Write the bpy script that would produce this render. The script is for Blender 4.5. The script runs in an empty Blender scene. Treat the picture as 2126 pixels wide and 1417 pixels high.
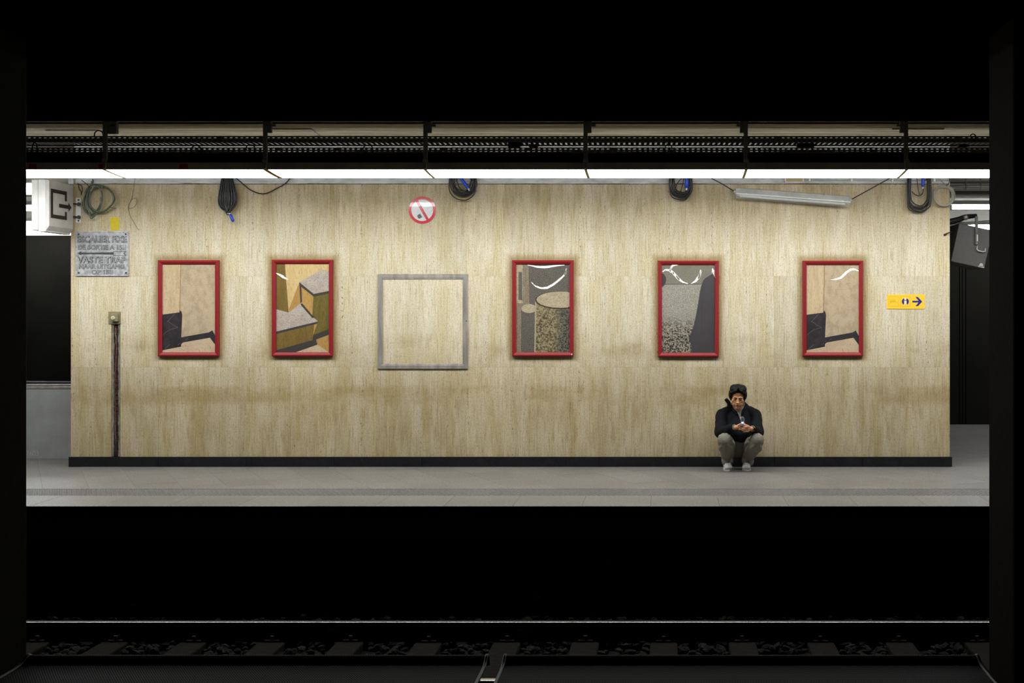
import bpy, bmesh, math, random
from mathutils import Vector, Matrix, noise
from mathutils.bvhtree import BVHTree
R = random.Random(7)
C = bpy.context.scene.collection
scene = bpy.context.scene
F = 2735.0            # focal length in pixels of the 2126 px wide frame
VX, VY = 1383.0, 650.0
EYE = 1.70            # camera height above the platform floor

# ------------------------------------------------------------------ camera, world, exposure
cam_d = bpy.data.cameras.new('camera'); cam = bpy.data.objects.new('camera', cam_d); C.objects.link(cam)
cam.location = (0, 0, EYE); cam.rotation_euler = (math.pi/2, 0, 0)
cam_d.sensor_width = 36; cam_d.lens = 36*F/2126
cam_d.shift_x = -(VX-1063)/2126; cam_d.shift_y = -(708.5-VY)/2126
cam_d.clip_start = .05; cam_d.clip_end = 100
scene.camera = cam
w = bpy.data.worlds.new('world'); scene.world = w; w.use_nodes = True
w.node_tree.nodes['Background'].inputs[0].default_value = (.9, .9, 1, 1)
w.node_tree.nodes['Background'].inputs[1].default_value = .0004
scene.view_settings.view_transform = 'Standard'; scene.view_settings.look = 'None'
scene.view_settings.exposure = 0.0; scene.view_settings.gamma = 1
scene.view_settings.use_curve_mapping = False
scene.cycles.max_bounces = 8; scene.cycles.diffuse_bounces = 5; scene.cycles.glossy_bounces = 4
scene.cycles.transparent_max_bounces = 12; scene.cycles.sample_clamp_indirect = 4
scene.cycles.caustics_reflective = False; scene.cycles.caustics_refractive = False
try:
    scene.cycles.use_denoising = True
except Exception: pass
LAMP = 16.5           # radiance of the platform luminaires
BACKLAMP = 14.0       # tubes in the halls behind the wall

def P(px, py, Y):
    return Vector(((px-VX)*Y/F, Y, EYE-(py-VY)*Y/F))
def PX(px, Y): return (px-VX)*Y/F
def PZ(py, Y): return EYE-(py-VY)*Y/F

# ------------------------------------------------------------------ node helpers
class NT:
    def __init__(s, name):
        s.m = bpy.data.materials.new(name); s.m.use_nodes = True
        s.t = s.m.node_tree; s.n = s.t.nodes; s.l = s.t.links
        s.bsdf = s.n['Principled BSDF']; s.out = s.n['Material Output']
    def link(s, a, b): s.l.new(a, b)
    def put(s, sock, v):
        if v is None: return
        if hasattr(v, 'is_output'): s.l.new(v, sock)
        elif isinstance(v, (tuple, list)) and len(v) == 3 and len(sock.default_value) == 4: sock.default_value = (*v, 1)
        else: sock.default_value = v
    def math(s, op, a, b=None, c=None, clamp=False):
        n = s.n.new('ShaderNodeMath'); n.operation = op; n.use_clamp = clamp
        s.put(n.inputs[0], a)
        if b is not None: s.put(n.inputs[1], b)
        if c is not None: s.put(n.inputs[2], c)
        return n.outputs[0]
    def ramp(s, x, a, b, lo=0., hi=1., smooth=True):
        n = s.n.new('ShaderNodeMapRange'); n.interpolation_type = 'SMOOTHSTEP' if smooth else 'LINEAR'
        s.put(n.inputs['Value'], x)
        n.inputs['From Min'].default_value = a; n.inputs['From Max'].default_value = b
        n.inputs['To Min'].default_value = lo; n.inputs['To Max'].default_value = hi
        return n.outputs[0]
    def mix(s, f, a, b, mode='MIX'):
        n = s.n.new('ShaderNodeMix'); n.data_type = 'RGBA'; n.blend_type = mode; n.clamp_factor = True
        s.put(n.inputs[0], f); s.put(n.inputs[6], a); s.put(n.inputs[7], b)
        return n.outputs[2]
    def pos(s):
        g = s.n.new('ShaderNodeNewGeometry'); return g.outputs['Position']
    def obj(s):
        g = s.n.new('ShaderNodeTexCoord'); return g.outputs['Object']
    def sep(s, v):
        n = s.n.new('ShaderNodeSeparateXYZ'); s.put(n.inputs[0], v); return n.outputs
    def comb(s, x, y, z):
        n = s.n.new('ShaderNodeCombineXYZ')
        for i, v in enumerate((x, y, z)): s.put(n.inputs[i], v)
        return n.outputs[0]
    def scale(s, v, sc, off=None):
        n = s.n.new('ShaderNodeVectorMath'); n.operation = 'MULTIPLY_ADD'
        s.put(n.inputs[0], v); n.inputs[1].default_value = sc
        if off is not None: s.put(n.inputs[2], off)
        return n.outputs[0]
    def noise(s, v, scale=1., detail=2., rough=.5):
        n = s.n.new('ShaderNodeTexNoise'); s.put(n.inputs['Vector'], v)
        n.inputs['Scale'].default_value = scale; n.inputs['Detail'].default_value = detail; n.inputs['Roughness'].default_value = rough
        return n.outputs[0]
    def voronoi(s, v, scale=1.):
        n = s.n.new('ShaderNodeTexVoronoi'); s.put(n.inputs['Vector'], v); n.inputs['Scale'].default_value = scale
        return n.outputs
    def rnd(s):
        return s.n.new('ShaderNodeObjectInfo').outputs['Random']
    def bump(s, h, strength=.3, dist=.002):
        n = s.n.new('ShaderNodeBump'); s.put(n.inputs['Height'], h)
        n.inputs['Strength'].default_value = strength; n.inputs['Distance'].default_value = dist
        s.l.new(n.outputs[0], s.bsdf.inputs['Normal'])
    def set(s, color=None, rough=None, metal=None, spec=None, coat=None, coat_rough=None, ior=None):
        b = s.bsdf.inputs
        if color is not None: s.put(b['Base Color'], color)
        if rough is not None: s.put(b['Roughness'], rough)
        if metal is not None: s.put(b['Metallic'], metal)
        if spec is not None: s.put(b['Specular IOR Level'], spec)
        if coat is not None: s.put(b['Coat Weight'], coat)
        if coat_rough is not None: s.put(b['Coat Roughness'], coat_rough)
        if ior is not None: s.put(b['IOR'], ior)
        return s.m

def srgb(r, g, b):
    f = lambda c: (c/255/12.92) if c/255 <= .04045 else ((c/255+.055)/1.055)**2.4
    return (f(r), f(g), f(b))

def plain(name, col, rough=.5, metal=0., spec=.5, nscale=None, namt=.25, sc=(1, 1, 1), bump=None, coat=0.):
    t = NT(name); c = col
    if nscale:
        f = t.noise(t.scale(t.obj(), sc), nscale, 4, .6)
        f = t.ramp(f, .3, .7)
        c = t.mix(f, tuple(x*(1-namt) for x in col), tuple(min(1, x*(1+namt)) for x in col))
        if bump: t.bump(f, bump, .003)
    return t.set(c, rough, metal, spec, coat if coat else None)

def emit(name, col, k):
    t = NT(name); e = t.n.new('ShaderNodeEmission'); e.inputs[0].default_value = (*col, 1); e.inputs[1].default_value = k
    t.link(e.outputs[0], t.out.inputs[0]); return t.m

FRAMES = [(330, 540, 456, 739), (566, 539, 692, 739), (1064, 540, 1191, 739), (1366, 541, 1492, 740), (1666, 541, 1791, 739)]
WY = 14.62            # face of the stone wall
def travertine(name, flip=False):
    t = NT(name)
    s = t.sep(t.pos()); x, y, z = s[0], s[1], s[2]
    r = t.math('MULTIPLY', t.rnd(), 37.)
    gx = t.math('ADD', x, r)
    v = lambda a, b, o=0.: t.comb(t.math('MULTIPLY', gx, a), o, t.math('MULTIPLY', z, b))
    broad = t.noise(v(5., .7), 1, 3, .6)
    streak = t.noise(v(60., 4., 3.), 1, 3, .65)
    fine = t.noise(v(150., 42., 5.), 1, 4, .7)
    grain = t.noise(v(210., 110., 8.), 1, 2, .6)
    c = t.mix(t.ramp(broad, .35, .68), srgb(226, 214, 192), srgb(212, 197, 161))
    c = t.mix(t.math('MULTIPLY', t.ramp(streak, .47, .70), .50), c, srgb(168, 145, 98))
    c = t.mix(t.math('MULTIPLY', t.ramp(streak, .46, .30), .40), c, srgb(240, 231, 214))
    c = t.mix(t.math('MULTIPLY', t.ramp(fine, .50, .68), .62), c, srgb(122, 106, 74))
    c = t.mix(t.math('MULTIPLY', t.ramp(grain, .54, .68), .46), c, srgb(104, 88, 54))
    # pores: elongated pits gathered along some veins
    vein = t.ramp(t.noise(v(17., .45, 11.), 1, 2, .6), .56, .70)
    pit = t.noise(v(100., 28., 14.), 1, 3, .65)
    thr = t.math('SUBTRACT', .690, t.math('MULTIPLY', vein, .120))
    pm = t.math('MULTIPLY', t.math('SUBTRACT', pit, thr), 22., clamp=True)
    c = t.mix(t.math('MULTIPLY', pm, .9), c, srgb(62, 48, 26))
    # grime: hands and backs at leaning height, lower courses, top under the beam
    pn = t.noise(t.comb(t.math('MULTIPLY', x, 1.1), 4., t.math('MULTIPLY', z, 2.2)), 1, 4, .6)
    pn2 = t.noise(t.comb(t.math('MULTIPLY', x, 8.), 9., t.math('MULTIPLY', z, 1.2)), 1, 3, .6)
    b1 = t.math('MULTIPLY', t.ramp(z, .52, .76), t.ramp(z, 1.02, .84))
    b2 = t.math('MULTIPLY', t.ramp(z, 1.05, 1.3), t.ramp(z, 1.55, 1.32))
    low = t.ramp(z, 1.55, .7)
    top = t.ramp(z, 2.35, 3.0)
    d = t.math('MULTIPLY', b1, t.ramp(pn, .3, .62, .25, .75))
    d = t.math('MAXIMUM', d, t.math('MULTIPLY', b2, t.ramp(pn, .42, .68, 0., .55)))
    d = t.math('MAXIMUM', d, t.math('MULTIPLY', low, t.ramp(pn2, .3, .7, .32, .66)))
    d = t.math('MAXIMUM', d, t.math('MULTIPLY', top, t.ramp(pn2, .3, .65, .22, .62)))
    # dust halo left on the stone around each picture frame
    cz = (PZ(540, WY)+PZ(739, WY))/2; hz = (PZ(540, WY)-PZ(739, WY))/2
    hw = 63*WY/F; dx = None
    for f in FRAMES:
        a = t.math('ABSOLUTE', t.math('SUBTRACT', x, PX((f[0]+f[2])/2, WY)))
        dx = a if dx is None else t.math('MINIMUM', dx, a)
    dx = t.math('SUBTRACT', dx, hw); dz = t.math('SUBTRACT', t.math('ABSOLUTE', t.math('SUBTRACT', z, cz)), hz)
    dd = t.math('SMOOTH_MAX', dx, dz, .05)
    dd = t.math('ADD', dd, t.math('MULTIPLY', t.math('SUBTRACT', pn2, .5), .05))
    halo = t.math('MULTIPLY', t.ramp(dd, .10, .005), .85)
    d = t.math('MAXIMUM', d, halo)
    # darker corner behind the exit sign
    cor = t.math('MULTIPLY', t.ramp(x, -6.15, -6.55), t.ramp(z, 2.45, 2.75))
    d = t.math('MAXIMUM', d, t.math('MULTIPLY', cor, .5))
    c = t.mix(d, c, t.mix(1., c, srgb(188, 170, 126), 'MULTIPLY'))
    # slab to slab tone
    tone = t.ramp(t.rnd(), 0, 1, .92, 1.05, False)
    c = t.mix(1., c, t.comb(tone, tone, t.math('MULTIPLY', tone, .985)), 'MULTIPLY')
    t.bump(t.math('SUBTRACT', 1., pm), .5, .002)
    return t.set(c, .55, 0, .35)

def granite(name, base, dark, light, scale=220., rough=.5, objspace=False, rnd=.08, stretch=(1, 1, 1)):
    t = NT(name); p = t.scale(t.obj() if objspace else t.pos(), stretch)
    n1 = t.noise(p, scale, 2, .6); n2 = t.noise(p, scale*.43, 2, .6); n3 = t.noise(p, 1.3, 4, .6)
    c = t.mix(t.ramp(n1, .42, .66), base, dark); c = t.mix(t.ramp(n2, .54, .70), c, light)
    c = t.mix(t.ramp(n3, .3, .75, .0, .3), c, dark)
    if rnd:
        tone = t.ramp(t.rnd(), 0, 1, 1-rnd, 1+rnd, False)
        c = t.mix(1., c, t.comb(tone, tone, tone), 'MULTIPLY')
    t.bump(n2, .15, .001)
    return t.set(c, rough, 0, .4)

# ------------------------------------------------------------------ mesh helpers
class MB:
    def __init__(s): s.v = []; s.f = []; s.mi = []; s.cur = 0
    def add(s, vs, fs, mi=None):
        o = len(s.v); s.v += [Vector(v) for v in vs]
        for f in fs: s.f.append([i+o for i in f]); s.mi.append(s.cur if mi is None else mi)
        return s
    def box(s, x0, x1, y0, y1, z0, z1, mi=None):
        v = [(x, y, z) for z in (z0, z1) for y in (y0, y1) for x in (x0, x1)]
        return s.add(v, [(0, 2, 3, 1), (4, 5, 7, 6), (0, 1, 5, 4), (2, 6, 7, 3), (0, 4, 6, 2), (1, 3, 7, 5)], mi)
    def bbox(s, x0, x1, y0, y1, z0, z1, b=.004, mi=None):
        """box with chamfered edges"""
        bm = bmesh.new(); bmesh.ops.create_cube(bm, size=1)
        for v in bm.verts: v.co = Vector(((x0+x1)/2+v.co.x*(x1-x0), (y0+y1)/2+v.co.y*(y1-y0), (z0+z1)/2+v.co.z*(z1-z0)))
        b = min(b, .45*min(x1-x0, y1-y0, z1-z0))
        bmesh.ops.bevel(bm, geom=bm.edges[:]+bm.verts[:], offset=b, segments=2, affect='EDGES', profile=.5)
        bm.verts.index_update()
        s.add([v.co.copy() for v in bm.verts], [[v.index for v in f.verts] for f in bm.faces], mi); bm.free(); return s
    def prism(s, poly, y0, y1, mi=None):
        """poly of (x,z), from y0 (front, towards the camera) to y1"""
        a = sum(poly[i][0]*poly[(i+1) % len(poly)][1]-poly[(i+1) % len(poly)][0]*poly[i][1] for i in range(len(poly)))
        if a < 0: poly = poly[::-1]
        n = len(poly)
        v = [(p[0], y0, p[1]) for p in poly]+[(p[0], y1, p[1]) for p in poly]
        fs = [list(range(n)), list(range(2*n-1, n-1, -1))]+[(i, i+n, (i+1) % n+n, (i+1) % n) for i in range(n)]
        return s.add(v, fs, mi)
    def slabz(s, poly, z0, z1, mi=None):
        """poly of (x,y) extruded in z"""
        a = sum(poly[i][0]*poly[(i+1) % len(poly)][1]-poly[(i+1) % len(poly)][0]*poly[i][1] for i in range(len(poly)))
        if a < 0: poly = poly[::-1]
        n = len(poly)
        v = [(p[0], p[1], z0) for p in poly]+[(p[0], p[1], z1) for p in poly]
        fs = [list(range(n-1, -1, -1)), list(range(n, 2*n))]+[(i, (i+1) % n, (i+1) % n+n, i+n) for i in range(n)]
        return s.add(v, fs, mi)
    def extrude_x(s, prof, x0, x1, mi=None, caps=True):
        """prof of (y,z) extruded along x"""
        n = len(prof)
        a = sum(prof[i][0]*prof[(i+1) % n][1]-prof[(i+1) % n][0]*prof[i][1] for i in range(n))
        if a < 0: prof = prof[::-1]
        v = [(x0, p[0], p[1]) for p in prof]+[(x1, p[0], p[1]) for p in prof]
        fs = [(i, i+n, (i+1) % n+n, (i+1) % n)[::-1] for i in range(n)]
        if caps: fs += [list(range(n-1, -1, -1)), list(range(n, 2*n))]
        return s.add(v, fs, mi)
    def tube(s, pts, r, n=6, closed=False, mi=None, caps=True):
        pts = [Vector(p) for p in pts]; m = len(pts); rr = r if isinstance(r, (list, tuple)) else [r]*m
        vs = []; up = None
        for i, p in enumerate(pts):
            a = pts[(i-1) % m] if (closed or i > 0) else p
            b = pts[(i+1) % m] if (closed or i < m-1) else p
            d = (b-a)
            d = d.normalized() if d.length > 1e-9 else Vector((0, 0, 1))
            if up is None:
                up = Vector((0, 1, 0)) if abs(d.y) < .9 else Vector((0, 0, 1))
            u = (up-d*up.dot(d)); u = u.normalized() if u.length > 1e-6 else d.orthogonal().normalized()
            up = u; w_ = d.cross(u)
            for k in range(n):
                t_ = 2*math.pi*k/n; vs.append(p+(u*math.cos(t_)+w_*math.sin(t_))*rr[i])
        fs = []
        for i in range(m if closed else m-1):
            j = (i+1) % m
            for k in range(n): fs.append((i*n+k, i*n+(k+1) % n, j*n+(k+1) % n, j*n+k))
        if not closed and caps: fs += [list(range(n-1, -1, -1)), list(range((m-1)*n, m*n))]
        return s.add(vs, fs, mi)
    def cyl(s, a, b, r, n=16, mi=None): return s.tube([a, b], r, n, mi=mi)
    def ell(s, c, r, M=None, seg=14, ring=9, mi=None):
        c = Vector(c); vs = []; M = M or Matrix.Identity(3)
        for i in range(ring+1):
            th = math.pi*i/ring
            if i in (0, ring): vs.append(c+M @ Vector((0, 0, r[2]*math.cos(th)))); continue
            for k in range(seg):
                ph = 2*math.pi*k/seg
                vs.append(c+M @ Vector((r[0]*math.sin(th)*math.cos(ph), r[1]*math.sin(th)*math.sin(ph), r[2]*math.cos(th))))
        fs = []; last = len(vs)-1
        for k in range(seg):
            fs.append((0, 1+k, 1+(k+1) % seg))
            fs.append((last, last-seg+(k+1) % seg, last-seg+k))
        for i in range(ring-2):
            for k in range(seg):
                a = 1+i*seg+k; b = 1+i*seg+(k+1) % seg; fs.append((a, a+seg, b+seg, b))
        return s.add(vs, fs, mi)
    def cap(s, a, b, ra, rb=None, seg=12, mi=None, flat=None):
        """tapered capsule; flat=(axis vector, factor) squashes the cross-section"""
        a = Vector(a); b = Vector(b); rb = ra if rb is None else rb; d = b-a; L = d.length; d.normalize()
        u = d.orthogonal().normalized(); w_ = d.cross(u)
        prof = []
        for i in range(5): t_ = math.pi/2*i/4; prof.append((-ra*math.cos(t_), ra*math.sin(t_)))
        for i in range(5): t_ = math.pi/2*i/4; prof.append((L+rb*math.sin(t_), rb*math.cos(t_)))
        vs = [a+d*prof[0][0]]
        for q in prof[1:-1]:
            for k in range(seg):
                ph = 2*math.pi*k/seg; off = (u*math.cos(ph)+w_*math.sin(ph))*q[1]
                if flat: fa = Vector(flat[0]).normalized(); off = off-fa*off.dot(fa)*(1-flat[1])
                vs.append(a+d*q[0]+off)
        vs.append(a+d*prof[-1][0]); last = len(vs)-1; m = len(prof)-2; fs = []
        for k in range(seg):
            fs.append((0, 1+(k+1) % seg, 1+k)); fs.append((last, last-seg+k, last-seg+(k+1) % seg))
        for i in range(m-1):
            for k in range(seg):
                p = 1+i*seg+k; q = 1+i*seg+(k+1) % seg; fs.append((p, q, q+seg, p+seg))
        return s.add(vs, fs, mi)
    def mesh(s, name, mats, smooth=False, off=None):
        me = bpy.data.meshes.new(name)
        vs = s.v if off is None else [v-off for v in s.v]
        me.from_pydata([tuple(v) for v in vs], [], s.f)
        for m in (mats if isinstance(mats, (list, tuple)) else [mats]): me.materials.append(m)
        if any(s.mi): me.polygons.foreach_set('material_index', s.mi)
        if smooth: me.polygons.foreach_set('use_smooth', [True]*len(me.polygons))
        me.update(); return me
    def build(s, name, mats, parent=None, smooth=False, origin=None, angle=None):
        if parent is not None: off = wloc(parent)
        elif origin is not None: off = Vector(origin)
        else:
            xs = [v.x for v in s.v]; ys = [v.y for v in s.v]; zs = [v.z for v in s.v]
            off = Vector(((min(xs)+max(xs))/2, (min(ys)+max(ys))/2, min(zs)))
        me = s.mesh(name, mats, smooth, off)
        o = bpy.data.objects.new(name, me); C.objects.link(o)
        if parent is not None: o.parent = parent
        else: o.location = off
        if angle is not None: me.set_sharp_from_angle(angle=angle)
        return o

def wloc(o):
    v = Vector((0, 0, 0))
    while o is not None: v += Vector(o.location); o = o.parent
    return v
def tag(o, label=None, cat=None, group=None, kind=None):
    if label: o['label'] = label
    if cat: o['category'] = cat
    if group: o['group'] = group
    if kind: o['kind'] = kind
    return o
def thing(name, label, cat, loc, group=None, kind=None):
    o = bpy.data.objects.new(name, None); C.objects.link(o); o.location = loc; o.empty_display_size = .1
    return tag(o, label, cat, group, kind)
def copy_tree(o, parent=None, loc=None):
    c = o.copy(); C.objects.link(c); c.parent = parent
    if loc is not None: c.location = loc
    for ch in [k for k in o.children]: copy_tree(ch, c)
    return c
def from_mesh(name, me, parent, wpos):
    o = bpy.data.objects.new(name, me); C.objects.link(o)
    if parent is not None: o.parent = parent; o.location = Vector(wpos)-wloc(parent)
    else: o.location = wpos
    return o
def baked(ob, name, parent, mats, smooth=True):
    """apply modifiers of a temporary object; world coordinates -> child of parent"""
    dg = bpy.context.evaluated_depsgraph_get(); dg.update()
    me = bpy.data.meshes.new_from_object(ob.evaluated_get(dg))
    base = Vector(ob.location); bpy.data.objects.remove(ob)
    off = (wloc(parent) if parent is not None else base)-base
    me.transform(Matrix.Translation(-off)); me.materials.clear()
    for m in (mats if isinstance(mats, (list, tuple)) else [mats]): me.materials.append(m)
    me.polygons.foreach_set('use_smooth', [smooth]*len(me.polygons)); me.name = name
    o = bpy.data.objects.new(name, me); C.objects.link(o)
    if parent is not None: o.parent = parent
    else: o.location = base
    return o
def organic(mb, name, mats, parent=None, voxel=.004, smooth=6, disp=None, origin=None):
    me = mb.mesh('tmp', mats); t = bpy.data.objects.new('tmp', me); C.objects.link(t)
    m = t.modifiers.new('r', 'REMESH'); m.mode = 'VOXEL'; m.voxel_size = voxel; m.use_smooth_shade = True
    if smooth: m = t.modifiers.new('s', 'SMOOTH'); m.iterations = smooth; m.factor = .5
    dg = bpy.context.evaluated_depsgraph_get(); dg.update()
    me2 = bpy.data.meshes.new_from_object(t.evaluated_get(dg)); bpy.data.objects.remove(t)
    if disp:
        no = [v.normal.copy() for v in me2.vertices]
        for v, n in zip(me2.vertices, no): v.co += n*disp(v.co, n)
    off = wloc(parent) if parent is not None else Vector(origin)
    me2.transform(Matrix.Translation(-off)); me2.name = name; me2.materials.clear()
    for m in (mats if isinstance(mats, (list, tuple)) else [mats]): me2.materials.append(m)
    me2.polygons.foreach_set('use_smooth', [True]*len(me2.polygons))
    o = bpy.data.objects.new(name, me2); C.objects.link(o)
    if parent is not None: o.parent = parent
    else: o.location = off
    return o
def text_mb(mb, s, x0, x1, ztop, zbot, y, depth=.003, mi=None, bold=.0, rot=None):
    """writing laid out in the plane y=const, fitted into the box x0..x1, zbot..ztop"""
    cu = bpy.data.curves.new('t', 'FONT'); cu.body = s; cu.size = 1; cu.offset = bold; cu.resolution_u = 3
    ob = bpy.data.objects.new('t', cu); C.objects.link(ob)
    dg = bpy.context.evaluated_depsgraph_get(); dg.update()
    me = bpy.data.meshes.new_from_object(ob.evaluated_get(dg)); bpy.data.objects.remove(ob)
    xs = [v.co.x for v in me.vertices]; ys = [v.co.y for v in me.vertices]
    ax, bx, ay, by = min(xs), max(xs), min(ys), max(ys)
    fx = lambda v: (x0+(v.x-ax)/(bx-ax)*(x1-x0), zbot+(v.y-ay)/(by-ay)*(ztop-zbot))
    f = [fx(v.co) for v in me.vertices]
    n = len(f); V = [(p[0], y-depth, p[1]) for p in f]+[(p[0], y, p[1]) for p in f]
    fs = [tuple(p.vertices) for p in me.polygons]
    cnt = {}
    for q in fs:
        for i in range(len(q)):
            e = (q[i], q[(i+1) % len(q)]); cnt[e] = cnt.get(e, 0)+1
    side = [(a, a+n, b+n, b) for (a, b) in cnt if (b, a) not in cnt]
    mb.add(V, fs+side, mi); bpy.data.meshes.remove(me); return mb
# ------------------------------------------------------------------ materials
M = {}
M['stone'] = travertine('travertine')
M['mortar'] = plain('mortar', srgb(176, 160, 124), .9)
M['granite'] = granite('granite_floor', (.216, .205, .194), (.10, .095, .088), (.38, .365, .345), 130., .42)
M['granite_edge'] = granite('granite_edge', (.226, .215, .204), (.12, .115, .107), (.39, .375, .355), 130., .42)
M['tactile'] = granite('tactile_granite', (.17, .163, .16), (.09, .085, .085), (.28, .27, .26), 150., .5)
M['granite_front'] = granite('sooty_granite_front', (.07, .07, .055), (.02, .02, .018), (.16, .16, .13), 150., .7)
M['grout'] = plain('grout', (.12, .116, .105), .9)
M['marble'] = granite('black_marble', (.011, .012, .013), (.006, .006, .007), (.016, .017, .018), 30., .28)
M['concrete'] = plain('grey_concrete', (.56, .56, .56), .8, 0, .3, 6, .18, (1, 1, 3), .2)
M['board'] = plain('board_marked_concrete', (.29, .255, .19), .85, 0, .3, 3, .4, (.35, 6, 6), .2)
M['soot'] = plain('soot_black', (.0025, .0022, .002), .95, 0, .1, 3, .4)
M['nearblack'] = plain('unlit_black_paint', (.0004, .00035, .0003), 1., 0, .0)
M['pillar'] = plain('brown_black_pillar', (.014, .011, .0065), .8, 0, .05, 30, .4, (1, 1, 1))
M['darkwall'] = plain('dark_grey_panel', (.009, .0082, .0062), .7, 0, .1, 2, .15)
M['darkwall2'] = plain('dark_wall_stain', (.006, .0055, .0042), .8, 0, .08, 2, .25)
M['steel_black'] = plain('black_steel', (.010, .010, .010), .5, 0, .3, 40, .4)
M['steel_dark'] = plain('dark_grey_steel', (.30, .29, .26), .6, 0, .2, 20, .2)
M['steel_rung'] = plain('dim_steel_rungs', (.035, .032, .026), .7, 0, .2, 20, .2)
M['fascia'] = plain('olive_grey_enamel', (.40, .39, .33), .5, 0, .3, 5, .15)
M['white_plastic'] = plain('white_plastic', (.72, .73, .72), .4)
M['lightgrey'] = plain('light_grey_paint', (.45, .45, .42), .5, 0, .4, 8, .12)
M['diffuser'] = emit('lit_diffuser', (.97, 1., .985), LAMP)
M['backtube'] = emit('lit_tube', (.97, 1., 1.), BACKLAMP)
M['endcap'] = plain('yellowed_end_cap', srgb(176, 170, 110), .6, 0, .3, 60, .4)
M['endcap_rust'] = plain('rusty_end_cap', srgb(150, 100, 40), .8, 0, .3, 60, .5)
M['redlabel'] = plain('dark_red_label', (.40, .02, .015), .6)
M['chip'] = plain('torn_white_label', (.35, .35, .32), .8)
M['red'] = plain('red_enamel', srgb(142, 26, 32), .5, 0, .35, 30, .06)
M['red_dark'] = M['red']
M['backing'] = plain('grey_backing_board', (.2, .19, .17), .8)
M['brushed'] = plain('brushed_steel', (.54, .49, .44), .34, .55, .5, 14, .22, (1, 1, .2))
M['cable'] = plain('black_rubber', (.012, .011, .010), .35, 0, .5)
M['cable_green'] = plain('green_grey_hose', srgb(74, 84, 68), .35, 0, .5)
M['cable_grey'] = plain('grey_cable', srgb(168, 164, 148), .45)
M['wire'] = plain('thin_wire', (.16, .13, .09), .5)
M['blue'] = plain('blue_plastic', srgb(10, 62, 190), .35, 0, .5)
M['alu'] = plain('cast_aluminium', (.46, .46, .47), .55, .35, .5, 25, .28, (1, 1, 1), .2)
M['letter'] = plain('worn_dark_lettering', (.075, .075, .078), .6, .2, .4, 90, .6)
M['letter_hi'] = plain('raised_lettering_edge', (.55, .55, .56), .45, .4, .5)
M['black'] = plain('black_print', (.010, .009, .008), .5)
M['screw'] = plain('dark_screw', (.02, .02, .018), .5, .5)
M['yellow_tape'] = plain('yellow_tape', srgb(206, 186, 10), .5, 0, .4, 30, .08)
M['yellow'] = plain('yellow_enamel', srgb(255, 205, 60), .35)
M['yellow_line'] = plain('olive_line_print', srgb(196, 150, 30), .5)
M['cream'] = plain('cream_print', srgb(250, 225, 150), .5)
M['navy'] = plain('blue_print', srgb(34, 36, 140), .4)
M['signwhite'] = plain('white_enamel', (.74, .75, .75), .25, 0, .5, coat=.6)
M['signred'] = plain('faded_red_print', srgb(214, 66, 80), .25, 0, .5, coat=.6)
M['ballast'] = plain('sooty_ballast', (.006, .0045, .0032), .9, 0, .15, 30, .8)
M['ballast2'] = plain('brown_ballast', (.014, .010, .007), .85, 0, .15, 30, .8)
M['sleeper'] = plain('tarred_timber', (.0065, .0045, .0024), .9, 0, .1, 20, .6, (1, 1, 1), .3)
M['rail'] = plain('rusty_rail', (.010, .005, .003), .8, 0, .2, 30, .4)
M['railtop'] = plain('polished_rail_top', (.62, .62, .62), .22, 1., .5)
M['paper'] = plain('dirty_paper', (.75, .73, .66), .9)
M['redplastic'] = plain('dull_red_plastic', (.10, .008, .006), .5)
M['brick'] = plain('dark_red_brick', srgb(74, 44, 35), .9, 0, .2, 45, .7, (1, 1, 1), .5)
M['plaster'] = plain('grey_green_plaster', srgb(122, 120, 108), .85, 0, .3, 45, .35, (1, 1, .35), .4)
M['switch'] = plain('olive_grey_switch', srgb(140, 130, 102), .5, 0, .4, 40, .15)
M['ivory'] = plain('ivory_knob', srgb(214, 200, 160), .4)

# ------------------------------------------------------------------ back wall: 20 x 3 travertine slabs
XL, XR = PX(147, WY), PX(1972, WY)
ROWS = [382, 573, 762]
zr = [PZ(p, WY) for p in ROWS]+[.004]
cx0, cx1, cz = PX(231, WY), PX(250, WY), PZ(673, WY)
wb = MB().box(XL+.01, cx0, WY+.0022, WY+.42, 0, zr[0]-.002).box(cx1, XR-.01, WY+.0022, WY+.42, 0, zr[0]-.002).box(cx0, cx1, WY+.0022, WY+.42, cz, zr[0]-.002).box(cx0, cx1, WY+.024, WY+.42, 0, cz).build('wall_back', M['mortar'])
tag(wb, kind='structure')
def slab_mesh(w_, h, name='stone_slab'):
    g = .0006; c = .0008; m = MB()
    x0, x1, z0, z1 = g, w_-g, g, h-g
    fr = [(x0+c, 0, z0+c), (x1-c, 0, z0+c), (x1-c, 0, z1-c), (x0+c, 0, z1-c)]
    bk = [(x0, c, z0), (x1, c, z0), (x1, c, z1), (x0, c, z1)]
    bb = [(x0, .024, z0), (x1, .024, z0), (x1, .024, z1), (x0, .024, z1)]
    m.add(fr+bk+bb, [(0, 1, 2, 3)]+[(i, i+4, (i+1) % 4+4, (i+1) % 4) for i in range(4)] +
          [(i+4, i+8, (i+1) % 4+8, (i+1) % 4+4) for i in range(4)]+[(11, 10, 9, 8)])
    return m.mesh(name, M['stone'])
pitch = 91.25*WY/F
shared = [slab_mesh(pitch, zr[i]-zr[i+1]) for i in range(3)]
for c in range(20):
    x0 = XL+c*pitch
    for r in range(3):
        if c in (0, 1) and r > 0: continue
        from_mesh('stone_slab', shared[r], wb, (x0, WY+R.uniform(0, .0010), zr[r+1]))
cx0, cx1, cz = PX(231, WY), PX(250, WY), PZ(673, WY)
g = .0012; xm = XL+pitch
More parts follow.
